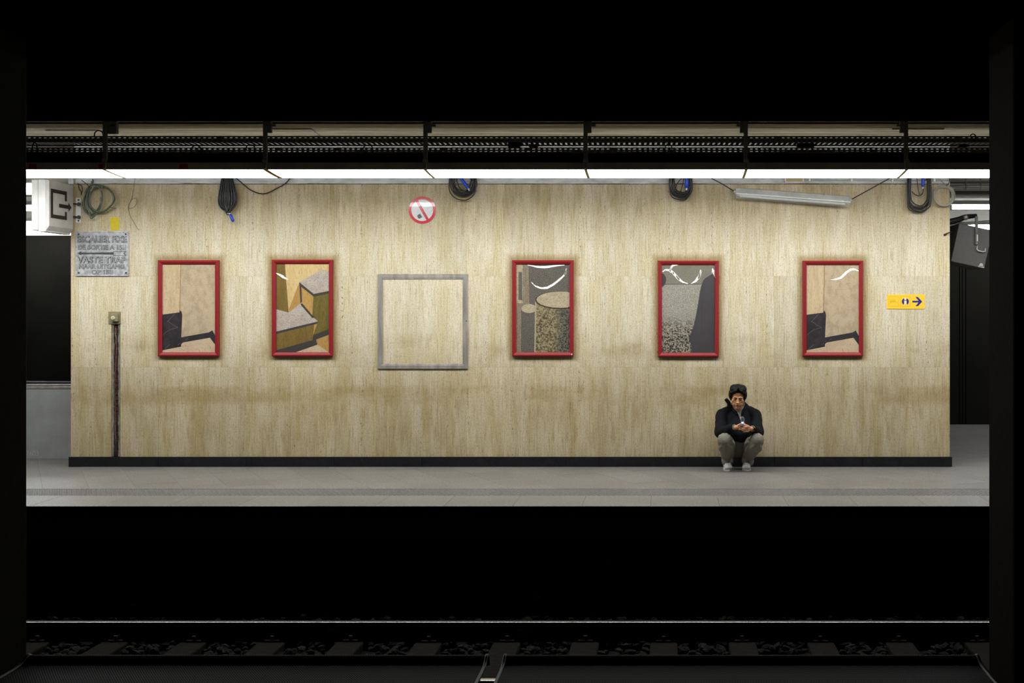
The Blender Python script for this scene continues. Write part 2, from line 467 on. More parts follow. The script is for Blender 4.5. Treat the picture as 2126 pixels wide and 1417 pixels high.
MB().prism([(XL+g, zr[1]-g), (xm-g, zr[1]-g), (xm-g, cz), (cx0, cz), (cx0, zr[2]+g), (XL+g, zr[2]+g)], WY, WY+.024).build('stone_slab', M['stone'], wb)
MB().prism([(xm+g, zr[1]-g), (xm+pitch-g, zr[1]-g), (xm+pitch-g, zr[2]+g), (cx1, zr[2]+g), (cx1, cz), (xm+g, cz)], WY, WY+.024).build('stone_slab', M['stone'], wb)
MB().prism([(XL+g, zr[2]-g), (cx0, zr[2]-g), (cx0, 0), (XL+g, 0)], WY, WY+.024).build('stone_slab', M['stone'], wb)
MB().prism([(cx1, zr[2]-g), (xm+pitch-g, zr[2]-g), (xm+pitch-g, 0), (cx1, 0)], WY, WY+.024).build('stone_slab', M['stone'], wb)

# skirting of ten black marble pieces
by = 14.59; bz = PZ(948, by)
bb_ = MB().box(PX(143, by), PX(1976, by), by+.012, WY-.001, 0.001, bz-.004).build('baseboard_back', M['soot']); tag(bb_, kind='structure')
ex = [142, 328, 511, 694, 876, 1060, 1243, 1427, 1608, 1791, 1977]
for a, b in zip(ex[:-1], ex[1:]):
    MB().bbox(PX(a, by)+.001, PX(b, by)-.001, by+R.uniform(-.0008, .0008), WY-.001, .0005, bz, .003).build('marble_piece', M['marble'], bb_)

# grey beam above the stone with a ragged plaster edge, carries on up to the ceiling
CEIL = 3.60
pts = []
x = XL+.04
lint = MB(); lint.box(XL+.04, XR, WY-.006, WY+.40, zr[0]+.0005, CEIL)
while x < XR-.05:
    wdt = R.uniform(.12, .5); h = R.uniform(.000, .011)
    lint.bbox(x, min(x+wdt, XR), WY-.0085+R.uniform(0, .0012), WY-.003, zr[0]+.003+h, zr[0]+.03+R.uniform(0, .02), .002); x += wdt*R.uniform(.8, 1.5)
lint = tag(lint.build('trim_1', M['concrete']), kind='structure')
dl = MB(); nseg = 260; va = []; vb = []
for i in range(nseg+1):
    x_ = XL+.04+(XR-XL-.05)*i/nseg; k_ = noise.noise(Vector((x_*2.2, 0, 0)))+.5*noise.noise(Vector((x_*11, 3, 0)))
    va.append((x_, WY-.0092, zr[0]-.003+.001*noise.noise(Vector((x_*20, 7, 0))))); vb.append((x_, WY-.0092, zr[0]+.003+.006*max(0, k_+.3)))
dl.add(va+vb, [(i, i+1, nseg+2+i, nseg+1+i) for i in range(nseg)])
dl.build('dirty_joint', plain('joint_grime', (.07, .055, .03), .95, 0, .1, 30, .7), lint)
# ------------------------------------------------------------------ floors
EY = 11.62            # platform edge
fl = MB().box(-9.6, 7.6, EY+.03, 20.6, -.30, -.012).build('floor', M['grout']); tag(fl, kind='structure')
def clip(poly, xa, xb, ya, yb):
    def cut(ps, f, inter):
        out = []
        for i, p in enumerate(ps):
            q = ps[(i+1) % len(ps)]
            if f(p): out.append(p)
            if f(p) != f(q): out.append(inter(p, q))
        return out
    def ix(v): return lambda p, q: (v, p[1]+(q[1]-p[1])*(v-p[0])/(q[0]-p[0]))
    def iy(v): return lambda p, q: (p[0]+(q[0]-p[0])*(v-p[1])/(q[1]-p[1]), v)
    for f, g_ in ((lambda p: p[0] > xa, ix(xa)), (lambda p: p[0] < xb, ix(xb)), (lambda p: p[1] > ya, iy(ya)), (lambda p: p[1] < yb, iy(yb))):
        if poly: poly = cut(poly, f, g_)
    return poly
TA = math.radians(26.5); A = Vector((-math.sin(TA), math.cos(TA))); Bv = Vector((math.cos(TA), math.sin(TA)))
org = Vector((-6.30, 13.284)); TW, TL = .408, .61
def pave(xa, xb, ya, yb):
    n = 0
    for i in range(-40, 60):
        for j in range(-40, 40):
            o_ = org+Bv*(i*TW)+A*((j+(.5 if i % 2 else 0))*TL)
            if not (xa-1 < o_.x < xb+1 and ya-1 < o_.y < yb+1): continue
            gg = .0007
            q = [o_+Bv*gg+A*gg, o_+Bv*(TW-gg)+A*gg, o_+Bv*(TW-gg)+A*(TL-gg), o_+Bv*gg+A*(TL-gg)]
            pl = clip([(p.x, p.y) for p in q], xa, xb, ya, yb)
            if len(pl) < 3: continue
            ar = abs(sum(pl[k][0]*pl[(k+1) % len(pl)][1]-pl[(k+1) % len(pl)][0]*pl[k][1] for k in range(len(pl))))/2
            if ar < .0003: continue
            dz = R.uniform(-.0006, 0)
            MB().slabz(pl, -.012, dz).build('floor_tile', M['granite'], fl); n += 1
    return n
T0, T1 = 12.30, 12.77     # tactile strip
nt = pave(-7.9, 4.6, T1+.002, WY-.002)
nt += pave(-8.6, XL-.01, WY-.002, 15.42)
nt += pave(XR+.01, 5.4, WY-.002, 20.2)
# tactile tiles with rows of short raised bars
tm = MB(); tm.box(.0006, .4194, 0, T1-T0-.003, -.012, -.0025)
for r in range(9):
    for k in range(9):
        x0 = .012+k*.0465+(.023 if r % 2 else 0); y0 = .012+r*.0505
        tm.add([(x0, y0, -.0025), (x0+.030, y0, -.0025), (x0+.030, y0+.034, -.0025), (x0, y0+.034, -.0025),
                (x0+.003, y0+.004, .0015), (x0+.027, y0+.004, .0015), (x0+.027, y0+.030, .0015), (x0+.003, y0+.030, .0015)],
               [(4, 5, 6, 7), (0, 1, 5, 4), (1, 2, 6, 5), (2, 3, 7, 6), (3, 0, 4, 7)])
tme = tm.mesh('tactile_tile', M['tactile'])
for k in range(-19, 12): from_mesh('tactile_tile', tme, fl, (k*.42, T0+.0015, 0))
# platform edge slabs
es = 139*(12.0)/F; x0 = PX(1352, 12.0)
em = MB(); em.bbox(.0005, es-.0005, EY, T0-.001, -.036, 0, .003, mi=0)
em.box(.002, es-.002, EY-.001, EY+.002, -.034, -.004, mi=1)
eme = em.mesh('edge_slab', [M['granite_edge'], M['granite_front']])
for k in range(-14, 8): from_mesh('edge_slab', eme, fl, (x0+k*es, 0, R.uniform(-.0008, 0)))
# under the platform
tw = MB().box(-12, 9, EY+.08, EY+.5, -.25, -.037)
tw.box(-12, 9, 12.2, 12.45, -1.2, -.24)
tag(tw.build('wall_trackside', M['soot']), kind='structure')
for px_, lab, m_ in ((1262, 'pale vertical joint strip under the platform edge, right of centre', 'lightgrey'), (790, 'faint dark vertical joint strip under the platform edge, left of centre', 'steel_dark')):
    s_ = MB().bbox(PX(px_-3, 12.17), PX(px_+3, 12.17), 12.15, 12.2, PZ(1220, 12.17), PZ(1110, 12.17), .004)
    for k in range(5): s_.bbox(PX(px_-3.6, 12.17), PX(px_+3.6, 12.17), 12.146, 12.152, -.42-k*.09, -.41-k*.09, .002)
    tag(s_.build('joint_strip', plain('dusty_strip', (.5, .5, .45) if px_ > 1000 else (.08, .08, .07), .9)), lab, 'strip')
# near platform, pillars and ceiling of the near side
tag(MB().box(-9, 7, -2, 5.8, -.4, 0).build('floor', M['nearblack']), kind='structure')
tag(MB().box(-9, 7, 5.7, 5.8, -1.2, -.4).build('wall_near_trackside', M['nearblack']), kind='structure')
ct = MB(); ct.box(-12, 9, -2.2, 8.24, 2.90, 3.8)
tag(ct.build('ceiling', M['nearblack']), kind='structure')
for a, b, lab in ((-3.40, PX(57, 5.72), 'left'), (PX(2052.5, 5.72), 2.0, 'right')):
    pm_ = MB().bbox(a, b, 5.3, 5.72, 0, 2.9, .012)
    tag(pm_.build('pillar', M['pillar']), f'dark brown pillar at the {lab} edge of the view', 'pillar', None, 'structure')
# far ceiling, board marked, with its grey edge beam
fc = MB(); fc.box(-12, 9, 8.24, 24, CEIL, CEIL+.2)
tag(fc.build('ceiling', M['board']), kind='structure')
ts = MB()
for k in range(18):
    yy = 13.05+k*.12
ebm = MB().box(-12, 9, 12.72, 13.02, CEIL-.012, CEIL+.0)
tag(ebm.build('trim_2', plain('grey_edge', (.16, .16, .145), .8)), kind='structure')
for k, (ya, yb) in enumerate(((13.10, 13.32), (13.327, 13.60), (13.607, 13.80), (13.807, 14.2), (14.207, 14.58))):
    tag(MB().bbox(-11.9, 8.9, ya, yb, CEIL-.02+R.uniform(-.003, .003), CEIL-.001, .003).build('ceiling_board', M['board'], bpy.data.objects['ceiling.001']))
# rear walls, ends
dw = MB().box(-12, XL+1.5, 20.2, 20.4, -.3, PZ(486, 20.2)); tag(dw.build('wall_rear', M['darkwall2']), kind='structure')
dr = MB().box(XR-1.5, 9, 20.2, 20.4, -.3, PZ(484, 20.2)).build('wall_rear', M['darkwall']); tag(dr, kind='structure')
for a, b in ((1940, 1991), (1992.5, 1997), (1998.2, 2004), (2005.5, 2070), (2071.5, 2135)):
    MB().bbox(PX(a, 20.17), PX(b, 20.17), 20.165, 20.2, .0, PZ(486, 20.17), .004).build('wall_panel', M['darkwall'], dr)
tag(MB().box(-12, 9, 21.5, 21.6, -.3, 3.8).build('wall_rear', M['lightgrey']), kind='structure')
tag(MB().box(-12.2, -12, -2.2, 21.6, -1.3, 3.8).build('wall_left', M['darkwall']), kind='structure')
tag(MB().box(9, 9.2, -2.2, 21.6, -1.3, 3.8).build('wall_right', M['darkwall']), kind='structure')
tag(MB().box(-12, 9, -2.3, -2.2, -.4, 3.8).build('wall_behind_camera', M['nearblack']), kind='structure')

# ------------------------------------------------------------------ continuous row of luminaires
LY0, LY1 = 12.85, 13.37
lz0, lz1 = PZ(352, LY0), PZ(370, LY1)
lx = lambda k: PX(215+333.6*k, LY0)
LW = lx(1)-lx(0)
def luminaire(k):
    x0, x1 = lx(k), lx(k+1)
    names = {-1: 'leftmost lit luminaire of the row, above the exit sign', 0: 'second lit luminaire of the row from the left, above the green hose coil',
             1: 'third lit luminaire of the row from the left, starting at a rusty joint', 2: 'lit luminaire above the coil with the slanting blue plug',
             3: 'lit luminaire above the thick U-shaped coil with upright blue plug', 4: 'lit luminaire of the row above the hanging unlit tube lamp',
             5: 'rightmost lit luminaire of the row, ending at the right pillar', -2: 'unseen extra luminaire past the left end of the row, added for its light', 6: 'unseen extra luminaire past the right end of the row, added for its light'}
    t = thing('platform_luminaire', names.get(k, 'lit luminaire of the row beyond the edge of the view'), 'lamp', ((x0+x1)/2, (LY0+LY1)/2, lz1), 'lit luminaires along the platform')
    h = MB(); h.bbox(x0+.002, x1-.002, LY0, LY0+.012, lz0, PZ(337, LY0), .003)
    h.box(x0+.002, x1-.002, LY0+.012, LY1-.004, PZ(341, LY0)-.006, PZ(338, LY0))
    h.build('housing', M['fascia'], t)
    d = MB(); xa, xb = x0+(.03 if k == 1 else .014), x1-.014; n = 8; ring = []
    for i in range(n+1):
        u = i/n; y = LY0+.014+(LY1-LY0-.02)*u
        z = lz0+.004+(lz1-lz0)*u-.004*math.sin(math.pi*u)
        ring.append((y, z))
    prof = ring+[(LY1-.001, lz1+.05), (LY1-.004, PZ(341, LY0)-.007), (LY0+.014, PZ(341, LY0)-.007)]
    d.extrude_x(prof, xa, xb)
    d.build('diffuser', M['diffuser'], t)
    e = MB(); prof2 = [(y, z-.004) for y, z in ring]+[(LY1+.002, PZ(341, LY0)-.006), (LY0+.014, PZ(341, LY0)-.006)]
    wdt = .030 if k == 1 else .014
    e.extrude_x(prof2, x0+.001, x0+wdt)
    e.build('end_cap', M['endcap_rust'] if k == 1 else M['endcap'], t)
    wdt = .014
    e = MB().extrude_x(prof2, x1-wdt, x1-.001); e.build('end_cap', M['endcap_rust'] if k == 0 else M['endcap'], t)
    for a, b in ((60, 76), (205, 228), (372, 390)):
        if x0 < PX(a, LY0) and PX(b, LY0) < x1 or (a == 205 and k == -1):
            xa = PX(a, LY0); xb = min(PX(b, LY0), x1-.003)
            tag(MB().bbox(xa, xb, LY0-.002, LY0, PZ(350, LY0), PZ(340, LY0), .0005).build('warning_label', M['redlabel'], t), 'dark red label on the fascia')
for k in range(-2, 7): luminaire(k)  # first and last lie out of view, added only for their light

# black carrying channel behind the luminaires
cc = MB().box(-9.3, 6.0, 13.22, 13.30, PZ(343, 13.22), PZ(318.5, 13.22)); cc.box(-9.3, 6.0, 13.0, 13.22, PZ(345, 13.22), PZ(341, 13.22))
tag(cc.build('steel_channel', M['steel_black']), 'long black steel channel carrying the luminaires under the cable trays', 'beam')
# cable trays with slotted side rails
def tray(name, y0, ztop, zbot, rows, label, rungx):
    t = thing(name, label, 'cable tray', (-1.5, y0+.1, zbot))
    xa, xb = -8.2, 5.2; p = .052
    m = MB(); zs = [ztop]
    for a, b in rows: zs += [a, b]
    zs.append(zbot)
    for i in range(0, len(zs), 2): m.box(xa, xb, y0, y0+.002, zs[i+1], zs[i])
    n = int((xb-xa)/p)
    for a, b in rows:
        for i in range(n):
            if R.random() < .02: m.box(xa+i*p, xa+(i+1)*p, y0, y0+.002, b, a)
            m.box(xa+i*p, xa+i*p+.027, y0, y0+.002, b, a)
    m.box(xa, xb, y0, y0+.010, ztop-.001, ztop)
    m.build('side_rail', M['steel_dark'], t)
    MB().box(xa, xb, y0+.28, y0+.283, zbot-.004, zbot+.012).build('far_rail', M['steel_dark'], t)
    r_ = MB()
    for i in range(n):
        x_ = xa+i*p
        if any(a < x_ < b for a, b in rungx):
            r_.add([(x_, y0+.02, zbot-.001), (x_+.030, y0+.02, zbot-.001), (x_+.022, y0+.26, zbot-.001), (x_-.008, y0+.26, zbot-.001)], [(3, 2, 1, 0)])
            r_.add([(x_, y0+.02, zbot+.001), (x_+.030, y0+.02, zbot+.001), (x_+.022, y0+.26, zbot+.001), (x_-.008, y0+.26, zbot+.001)], [(0, 1, 2, 3)])
    r_.box(xa, xb, y0, y0+.02, zbot-.001, zbot+.001); r_.box(xa, xb, y0+.26, y0+.283, zbot-.001, zbot+.001)
    r_.build('tray_floor', M['steel_rung'], t)
    return t
TY = 12.90
zz = lambda p: PZ(p, TY)
tray('cable_tray', TY, zz(282), zz(295), [(zz(284.9), zz(286.6)), (zz(290.6), zz(292.2))], 'upper perforated steel cable tray under the ceiling', [(-9, 6)])
tray('cable_tray', TY, zz(305.8), zz(318), [(zz(308.4), zz(310.1)), (zz(313.6), zz(315.3))], 'lower perforated steel cable tray just above the luminaires', [(-1.6, 6), (-9, -5.9)])
for i, (yy, z_, rad, lab) in enumerate(((12.925, zz(295)+.0175, .013, 'thick black cable lying at the front of the upper tray'), (12.965, zz(295)+.018, .013, 'thin black cable lying behind in the upper tray'),
                                   (12.96, zz(318)+.014, .012, 'thick black cable lying at the front of the lower tray'), (13.10, zz(318)+.016, .014, 'thick black cable lying behind in the lower tray'))):
    pts = [(-8.1+j*.3, yy+.012*math.sin(j*1.7+i), z_+.003*math.sin(j*.9+i*2)) for j in range(44)]
    tag(MB().tube(pts, rad, 6).build('tray_cable', M['cable'], smooth=True), lab, 'cable', 'cables lying in the trays')
# loops of cable that stick out of the trays
for i, (px_, py_, w_, h_, lab) in enumerate(((407, 311, 10, 9, 'small black cable loop over the lower tray, third bay from the left edge'), (520, 308, 9, 8, 'small black cable loop over the lower tray left of the second hanger'),
        (764, 309, 10, 8, 'small black cable loop over the lower tray left of the third hanger'), (1388, 309, 7, 10, 'round black cable loop over the lower tray right of the middle'), (72, 308, 5, 12, 'black cable loop over the lower tray at the left pillar'),
        (205, 280, 9, 9, 'black cable hooking over the upper tray beside the first hanger'), (2020, 283, 5, 5, 'small dark loop over the upper tray near the right pillar'))):
    yy = 12.875
    pts = [P(px_+w_*math.cos(a), py_-h_*math.sin(a)+(6 if a < 0 else 0), yy) for a in [math.pi*(-.25+1.45*j/14) for j in range(15)]]
    tag(MB().tube(pts, .006, 6).build('cable_loop', M['cable'], smooth=True), lab, 'cable')
for a, b, c, d, lab in ((1055, 1080, 296, 305.5, 'black junction box between the trays left of the middle hanger'), (1098, 1116, 299, 305, 'smaller black junction box between the trays'), (1655, 1690, 297, 305.5, 'black junction box between the trays right of the tube lamp hanger'),
                   (1990, 2008, 299, 305.5, 'black junction box between the trays near the right pillar')):
    q = MB().bbox(PX(a, 12.95), PX(b, 12.95), 12.93, 13.02, PZ(d, 12.95), PZ(c, 12.95), .006)
    q.cyl(P(b, (c+d)/2, 12.97), P(b+4, (c+d)/2, 12.97), .010, 8)
    tag(q.build('junction_box', M['steel_black']), lab, 'box')
# hangers
HY = 12.80
words = ['first', 'second', 'third', 'fourth', 'fifth', 'sixth']
for k in range(6):
    hx = 218+332.6*k
    t = thing('tray_hanger', f'dark vertical steel hanger holding the trays, {words[k]} from the left', 'hanger', (PX(hx, HY), HY, PZ(331, HY)), 'hangers of the cable trays')
    p_ = MB(); p_.bbox(PX(hx-4.2, HY), PX(hx+4.2, HY), HY-.012, HY+.02, PZ(331, HY), CEIL-.001, .003)
    p_.bbox(PX(hx-2.5, HY), PX(hx+2.5, HY), HY-.02, HY+.0, PZ(350, HY), PZ(330, HY), .002)
    p_.build('post', M['steel_dark'], t)
    s = 1 if k < 4 else -1
    a, b = sorted((hx+3*s, hx+(24 if k == 0 else 12)*s))
    MB().bbox(PX(a, HY), PX(b, HY), HY, HY+.05, PZ(275 if k else 277, HY), CEIL-.001, .003).build('top_bracket', M['steel_dark'], t)
    c_ = MB(); c_.bbox(PX(hx-5, HY), PX(hx+6, HY), HY-.026, HY-.014, PZ(336.5, HY), PZ(330.5, HY), .004)
    c_.prism([(PX(hx-3, HY), PZ(333, HY)), (PX(hx+7, HY), PZ(334, HY)), (PX(hx+6, HY), PZ(339, HY)), (PX(hx+1, HY), PZ(338, HY))], HY-.028, HY-.024)
    c_.build('clamp', M['chip'], t)
    cc_ = MB(); xx = hx+(16 if k < 4 else -14); cc_.bbox(PX(xx-5, HY), PX(xx+5, HY), HY+.0, HY+.03, PZ(262.5, HY), PZ(257.5, HY), .004)
    cc_.build('ceiling_bolt_plate', M['chip'], t)
# electric conduit crossing the ceiling above the trays
for pts_, lab in (([(565, 266), (645, 266), (665, 282)], 'thin brown conduit bending across the ceiling above the upper tray, left half'), ([(95, 269), (205, 269), (216, 276)], 'thin brown conduit on the ceiling left of the first hanger'),
             ([(1852, 266), (1960, 266)], 'thin dark conduit on the ceiling at the last hanger')):
    tag(MB().tube([Vector((PX(a, 1.88*F/(650-b)), 1.88*F/(650-b), CEIL-.028)) for a, b in pts_], .008, 6).build('conduit', M['steel_dark'], smooth=True), lab, 'pipe')
# ------------------------------------------------------------------ framed prints
def pm(name, a, b, sc, stretch=(1, 1, 1), thr=(.4, .6), c3=None, rough=.6):
    t = NT(name); p = t.scale(t.pos(), stretch)
    m_ = (thr[0]+thr[1])/2; c = t.mix(t.ramp(t.noise(p, sc, 5, .8), m_-.10, m_+.10), a, b)
    c = t.mix(t.ramp(t.noise(p, sc*.12, 3, .6), .35, .7, 0, .35), c, c3 or b)
    return t.set(c, rough, 0, .3)
TR = (3, 3, .5)
PM = [
 pm('print_beige_stone', srgb(212, 190, 158), srgb(140, 116, 88), 100, (1.5, 1, .9), (.52, .68)),       # 0
 pm('print_pale_stone', srgb(222, 198, 160), srgb(170, 138, 96), 60, TR, (.52, .68)),                  # 1
 pm('print_black_marble', srgb(46, 42, 46), srgb(62, 56, 60), 8),                                      # 2
 plain('print_vein', srgb(122, 114, 112), .6),                                                         # 3
 plain('print_joint', srgb(150, 112, 60), .6),                                                         # 4
 pm('print_pink_floor', srgb(222, 196, 164), srgb(180, 150, 120), 60, (1, 1, 1), (.5, .7)),             # 5
 pm('print_olive_stone', srgb(138, 112, 56), srgb(98, 76, 34), 60, (3, 3, .7), (.45, .7)),             # 6
 pm('print_gold_stone', srgb(232, 204, 146), srgb(196, 158, 96), 50, (2, 2, .3), (.45, .7)),           # 7
 pm('print_tan_stone', srgb(202, 160, 92), srgb(168, 124, 62), 50, (2, 2, .4), (.45, .7)),             # 8
 pm('print_grey_granite', srgb(208, 196, 184), srgb(150, 128, 112), 90, (1, 1, 1), (.5, .62)),         # 9
 plain('print_dark_edge', srgb(66, 60, 54), .6),                                                       # 10
 pm('print_moss_stone', srgb(126, 112, 52), srgb(84, 70, 30), 50, (3, 3, .5), (.45, .7)),              # 11
 pm('print_dark_granite', srgb(126, 119, 108), srgb(54, 51, 47), 110, (1, 1, 1), (.45, .58), srgb(120, 110, 98)),  # 12
 pm('print_mid_granite', srgb(172, 156, 132), srgb(100, 88, 75), 110, (1, 1, .8), (.45, .6)),          # 13
 pm('print_light_granite', srgb(212, 196, 166), srgb(150, 132, 102), 90, (1, 1, 1.4), (.45, .62)),     # 14
 pm('print_mottled_granite', srgb(164, 148, 108), srgb(60, 52, 38), 60, (1.3, 1.3, .8), (.42, .58), srgb(96, 88, 72)),  # 15
 pm('print_fine_gravel', srgb(178, 172, 158), srgb(110, 104, 94), 120, (1, 1, 1), (.42, .6)),          # 16
 pm('print_coarse_gravel', srgb(176, 166, 146), srgb(62, 56, 48), 70, (1, 1, 1), (.40, .58)),          # 17
 plain('print_charcoal', srgb(70, 66, 68), .6, nscale=3, namt=.15),                                    # 18
 pm('print_smooth_stone', srgb(152, 147, 132), srgb(126, 120, 106), 100, (1, 1, 1), (.4, .6)),         # 19
 plain('print_rim', srgb(66, 52, 30), .6),                                                             # 20
]
def gm(name, a1, b1, a2, b2, sc1, sc2, axis, e0, e1):
    t = NT(name); p = t.pos(); s = t.sep(p)
    c1 = t.mix(t.ramp(t.noise(p, sc1, 5, .75), .40, .60), b1, a1); c2 = t.mix(t.ramp(t.noise(p, sc2, 4, .7), .42, .58), b2, a2)
    f = t.ramp(t.math('ADD', s[axis], t.math('MULTIPLY', t.math('SUBTRACT', t.noise(p, 4, 3, .6), .5), .18)), e0, e1)
    return t.set(t.mix(f, c1, c2), .6, 0, .3)
PM.append(gm('print_drum_side', srgb(178, 164, 126), srgb(76, 66, 46), srgb(120, 116, 104), srgb(52, 50, 46), 55, 70, 0, PX(1140, WY), PX(1175, WY)))
PM.append(gm('print_gravel', srgb(196, 190, 176), srgb(130, 124, 112), srgb(178, 168, 148), srgb(46, 42, 38), 120, 60, 2, PZ(640, WY), PZ(690, WY)))
def poly_dict():
    D = {}
    c = lambda pts, z: [((x-z[0])/(z[2]-z[0]), (y-z[1])/(z[3]-z[1])) for x, y in pts]
    z = (150, 148, 728, 1110)
    corner = [(0, c([(150, 148), (728, 148), (728, 1110), (150, 1110)], z)),
      (1, c([(150, 148), (350, 148), (340, 700), (150, 700)], z)),
      (4, c([(348, 148), (354, 148), (342, 670), (336, 670)], z)),
      (5, c([(150, 1085), (352, 1046), (375, 998), (665, 948), (728, 1030), (728, 1110), (150, 1110)], z)),
      (2, c([(150, 698), (335, 674), (345, 650), (360, 670), (367, 700), (357, 930), (355, 1045), (150, 1085)], z)),
      (2, c([(350, 945), (655, 890), (690, 868), (728, 936), (728, 1032), (665, 948), (375, 1000), (330, 1040)], z))]
    veins = [[(285, 690), (245, 735), (205, 775)], [(205, 765), (260, 805), (320, 836)], [(320, 836), (240, 858), (190, 890), (160, 918)], [(178, 1068), (235, 1022)], [(345, 1005), (318, 1026)], [(430, 955), (400, 975)]]
    for vn in veins:
        for a, b in zip(vn[:-1], vn[1:]):
            dx, dy = b[0]-a[0], b[1]-a[1]; L = math.hypot(dx, dy); nx, ny = -dy/L*1.6, dx/L*1.6
            corner.append((3, c([(a[0]+nx, a[1]+ny), (b[0]+nx, b[1]+ny), (b[0]-nx, b[1]-ny), (a[0]-nx, a[1]-ny)], z)))
    corner.append((4, c([(540, 1072), (543, 1072), (562, 1110), (558, 1110)], z)))
    D[0] = corner
    z = (200, 170, 842, 1235)
    D[4] = corner
    z = (1408, 148, 1985, 1105)
    D[1] = [(8, c([(1408, 148), (1985, 148), (1985, 1105), (1408, 1105)], z)),
      (6, c([(1408, 148), (1505, 148), (1545, 674), (1408, 640)], z)),
      (7, c([(1505, 148), (1985, 148), (1985, 238), (1905, 214), (1660, 350), (1545, 674)], z)),
      (8, c([(1660, 350), (1672, 575), (1545, 674), (1548, 640)], z)),
      (9, c([(1408, 640), (1545, 676), (1672, 578), (1790, 705), (1862, 770), (1408, 880)], z)),
      (9, c([(1660, 350), (1905, 214), (1985, 240), (1985, 442), (1815, 476)], z)),
      (8, c([(1672, 384), (1815, 503), (1800, 722), (1672, 578)], z)),
      (10, c([(1660, 350), (1680, 368), (1690, 560), (1672, 578)], z)),
      (11, c([(1812, 500), (1985, 468), (1985, 852), (1808, 920), (1862, 770), (1798, 715)], z)),
      (10, c([(1660, 350), (1815, 476), (1985, 442), (1985, 470), (1815, 506), (1672, 392)], z)),
      (10, c([(1690, 575), (1800, 705), (1830, 725), (1800, 735), (1672, 590)], z)),
      (6, c([(1408, 902), (1822, 798), (1802, 972), (1408, 1080)], z)),
      (10, c([(1408, 880), (1862, 770), (1852, 795), (1408, 906)], z)),
      (10, c([(1408, 1080), (1802, 970), (1810, 916), (1985, 850), (1985, 910), (1840, 965), (1855, 1018), (1610, 1105), (1408, 1105)], z)),
      (8, c([(1850, 965), (1985, 912), (1985, 1105), (1860, 1040)], z)),
      (5, c([(1610, 1105), (1858, 1020), (1985, 1105)], z))]
    z = (195, 165, 838, 1228)
    el = lambda cx, cy, rx, ry, a0=0, a1=360, n=20: [(cx+rx*math.cos(math.radians(a0+(a1-a0)*i/n)), cy-ry*math.sin(math.radians(a0+(a1-a0)*i/n))) for i in range(n+1)]
    cl = lambda pts: [(min(838, max(195, x)), min(1228, max(165, y))) for x, y in pts]
    D[2] = [(12, c([(195, 165), (838, 165), (838, 1228), (195, 1228)], z)),
      (14, c([(195, 165), (278, 165), (278, 660), (195, 640)], z)),
      (12, c([(225, 262), (268, 262), (272, 615), (225, 600)], z)),
      (14, c(el(240, 250, 42, 14), z)), (14, c(el(238, 618, 42, 20), z)),
      (13, c([(275, 165), (345, 165), (355, 655), (275, 665)], z)),
      (13, c([(195, 630), (275, 640), (262, 1228), (195, 1228)], z)),
      (12, c([(256, 700), (432, 700), (415, 1228), (256, 1228)], z)),
      (14, c(cl(el(350, 700, 92, 54)), z)),
      (21, c([(424, 600), (838, 560), (838, 1228), (412, 1228)], z)),
      (14, c([(424, 600), (440, 640), (428, 1228), (412, 1228)], z)),
      (20, c(cl(el(716, 600, 294, 108)), z)),
      (14, c(cl(el(722, 594, 284, 98)), z))]
    z = (203, 165, 845, 1230)
    D[3] = [(22, c([(203, 165), (845, 165), (845, 1230), (203, 1230)], z)),
      (19, c([(203, 165), (845, 165), (845, 404), (203, 404)], z)),
      (18, c([(203, 401), (680, 401), (680, 408), (203, 408)], z)),
      (18, c([(203, 268), (235, 285), (255, 318), (260, 350), (250, 395), (228, 428), (203, 440)], z)),
      (18, c([(845, 330), (830, 290), (812, 280), (770, 305), (725, 332), (700, 365), (680, 420), (662, 500), (640, 640), (612, 800), (580, 930), (545, 1020), (528, 1075), (560, 1130), (560, 1230), (845, 1230)], z))]
    return D
PD = poly_dict()
def sheet_material():
    t = NT('clear_acrylic'); t.n.remove(t.bsdf)
    tr = t.n.new('ShaderNodeBsdfTransparent'); gl = t.n.new('ShaderNodeBsdfGlossy'); fr = t.n.new('ShaderNodeFresnel'); mx = t.n.new('ShaderNodeMixShader')
    ge = t.n.new('ShaderNodeNewGeometry'); t.link(t.math('ADD', 1.5, t.math('MULTIPLY', ge.outputs['Backfacing'], 1/1.5-1.5)), fr.inputs[0]); gl.inputs['Roughness'].default_value = .03
    f = t.math('MULTIPLY', fr.outputs[0], 1.9, clamp=True)
    t.link(f, mx.inputs[0]); t.link(tr.outputs[0], mx.inputs[1]); t.link(gl.outputs[0], mx.inputs[2]); t.link(mx.outputs[0], t.out.inputs[0])
    return t.m
M['acrylic'] = sheet_material()
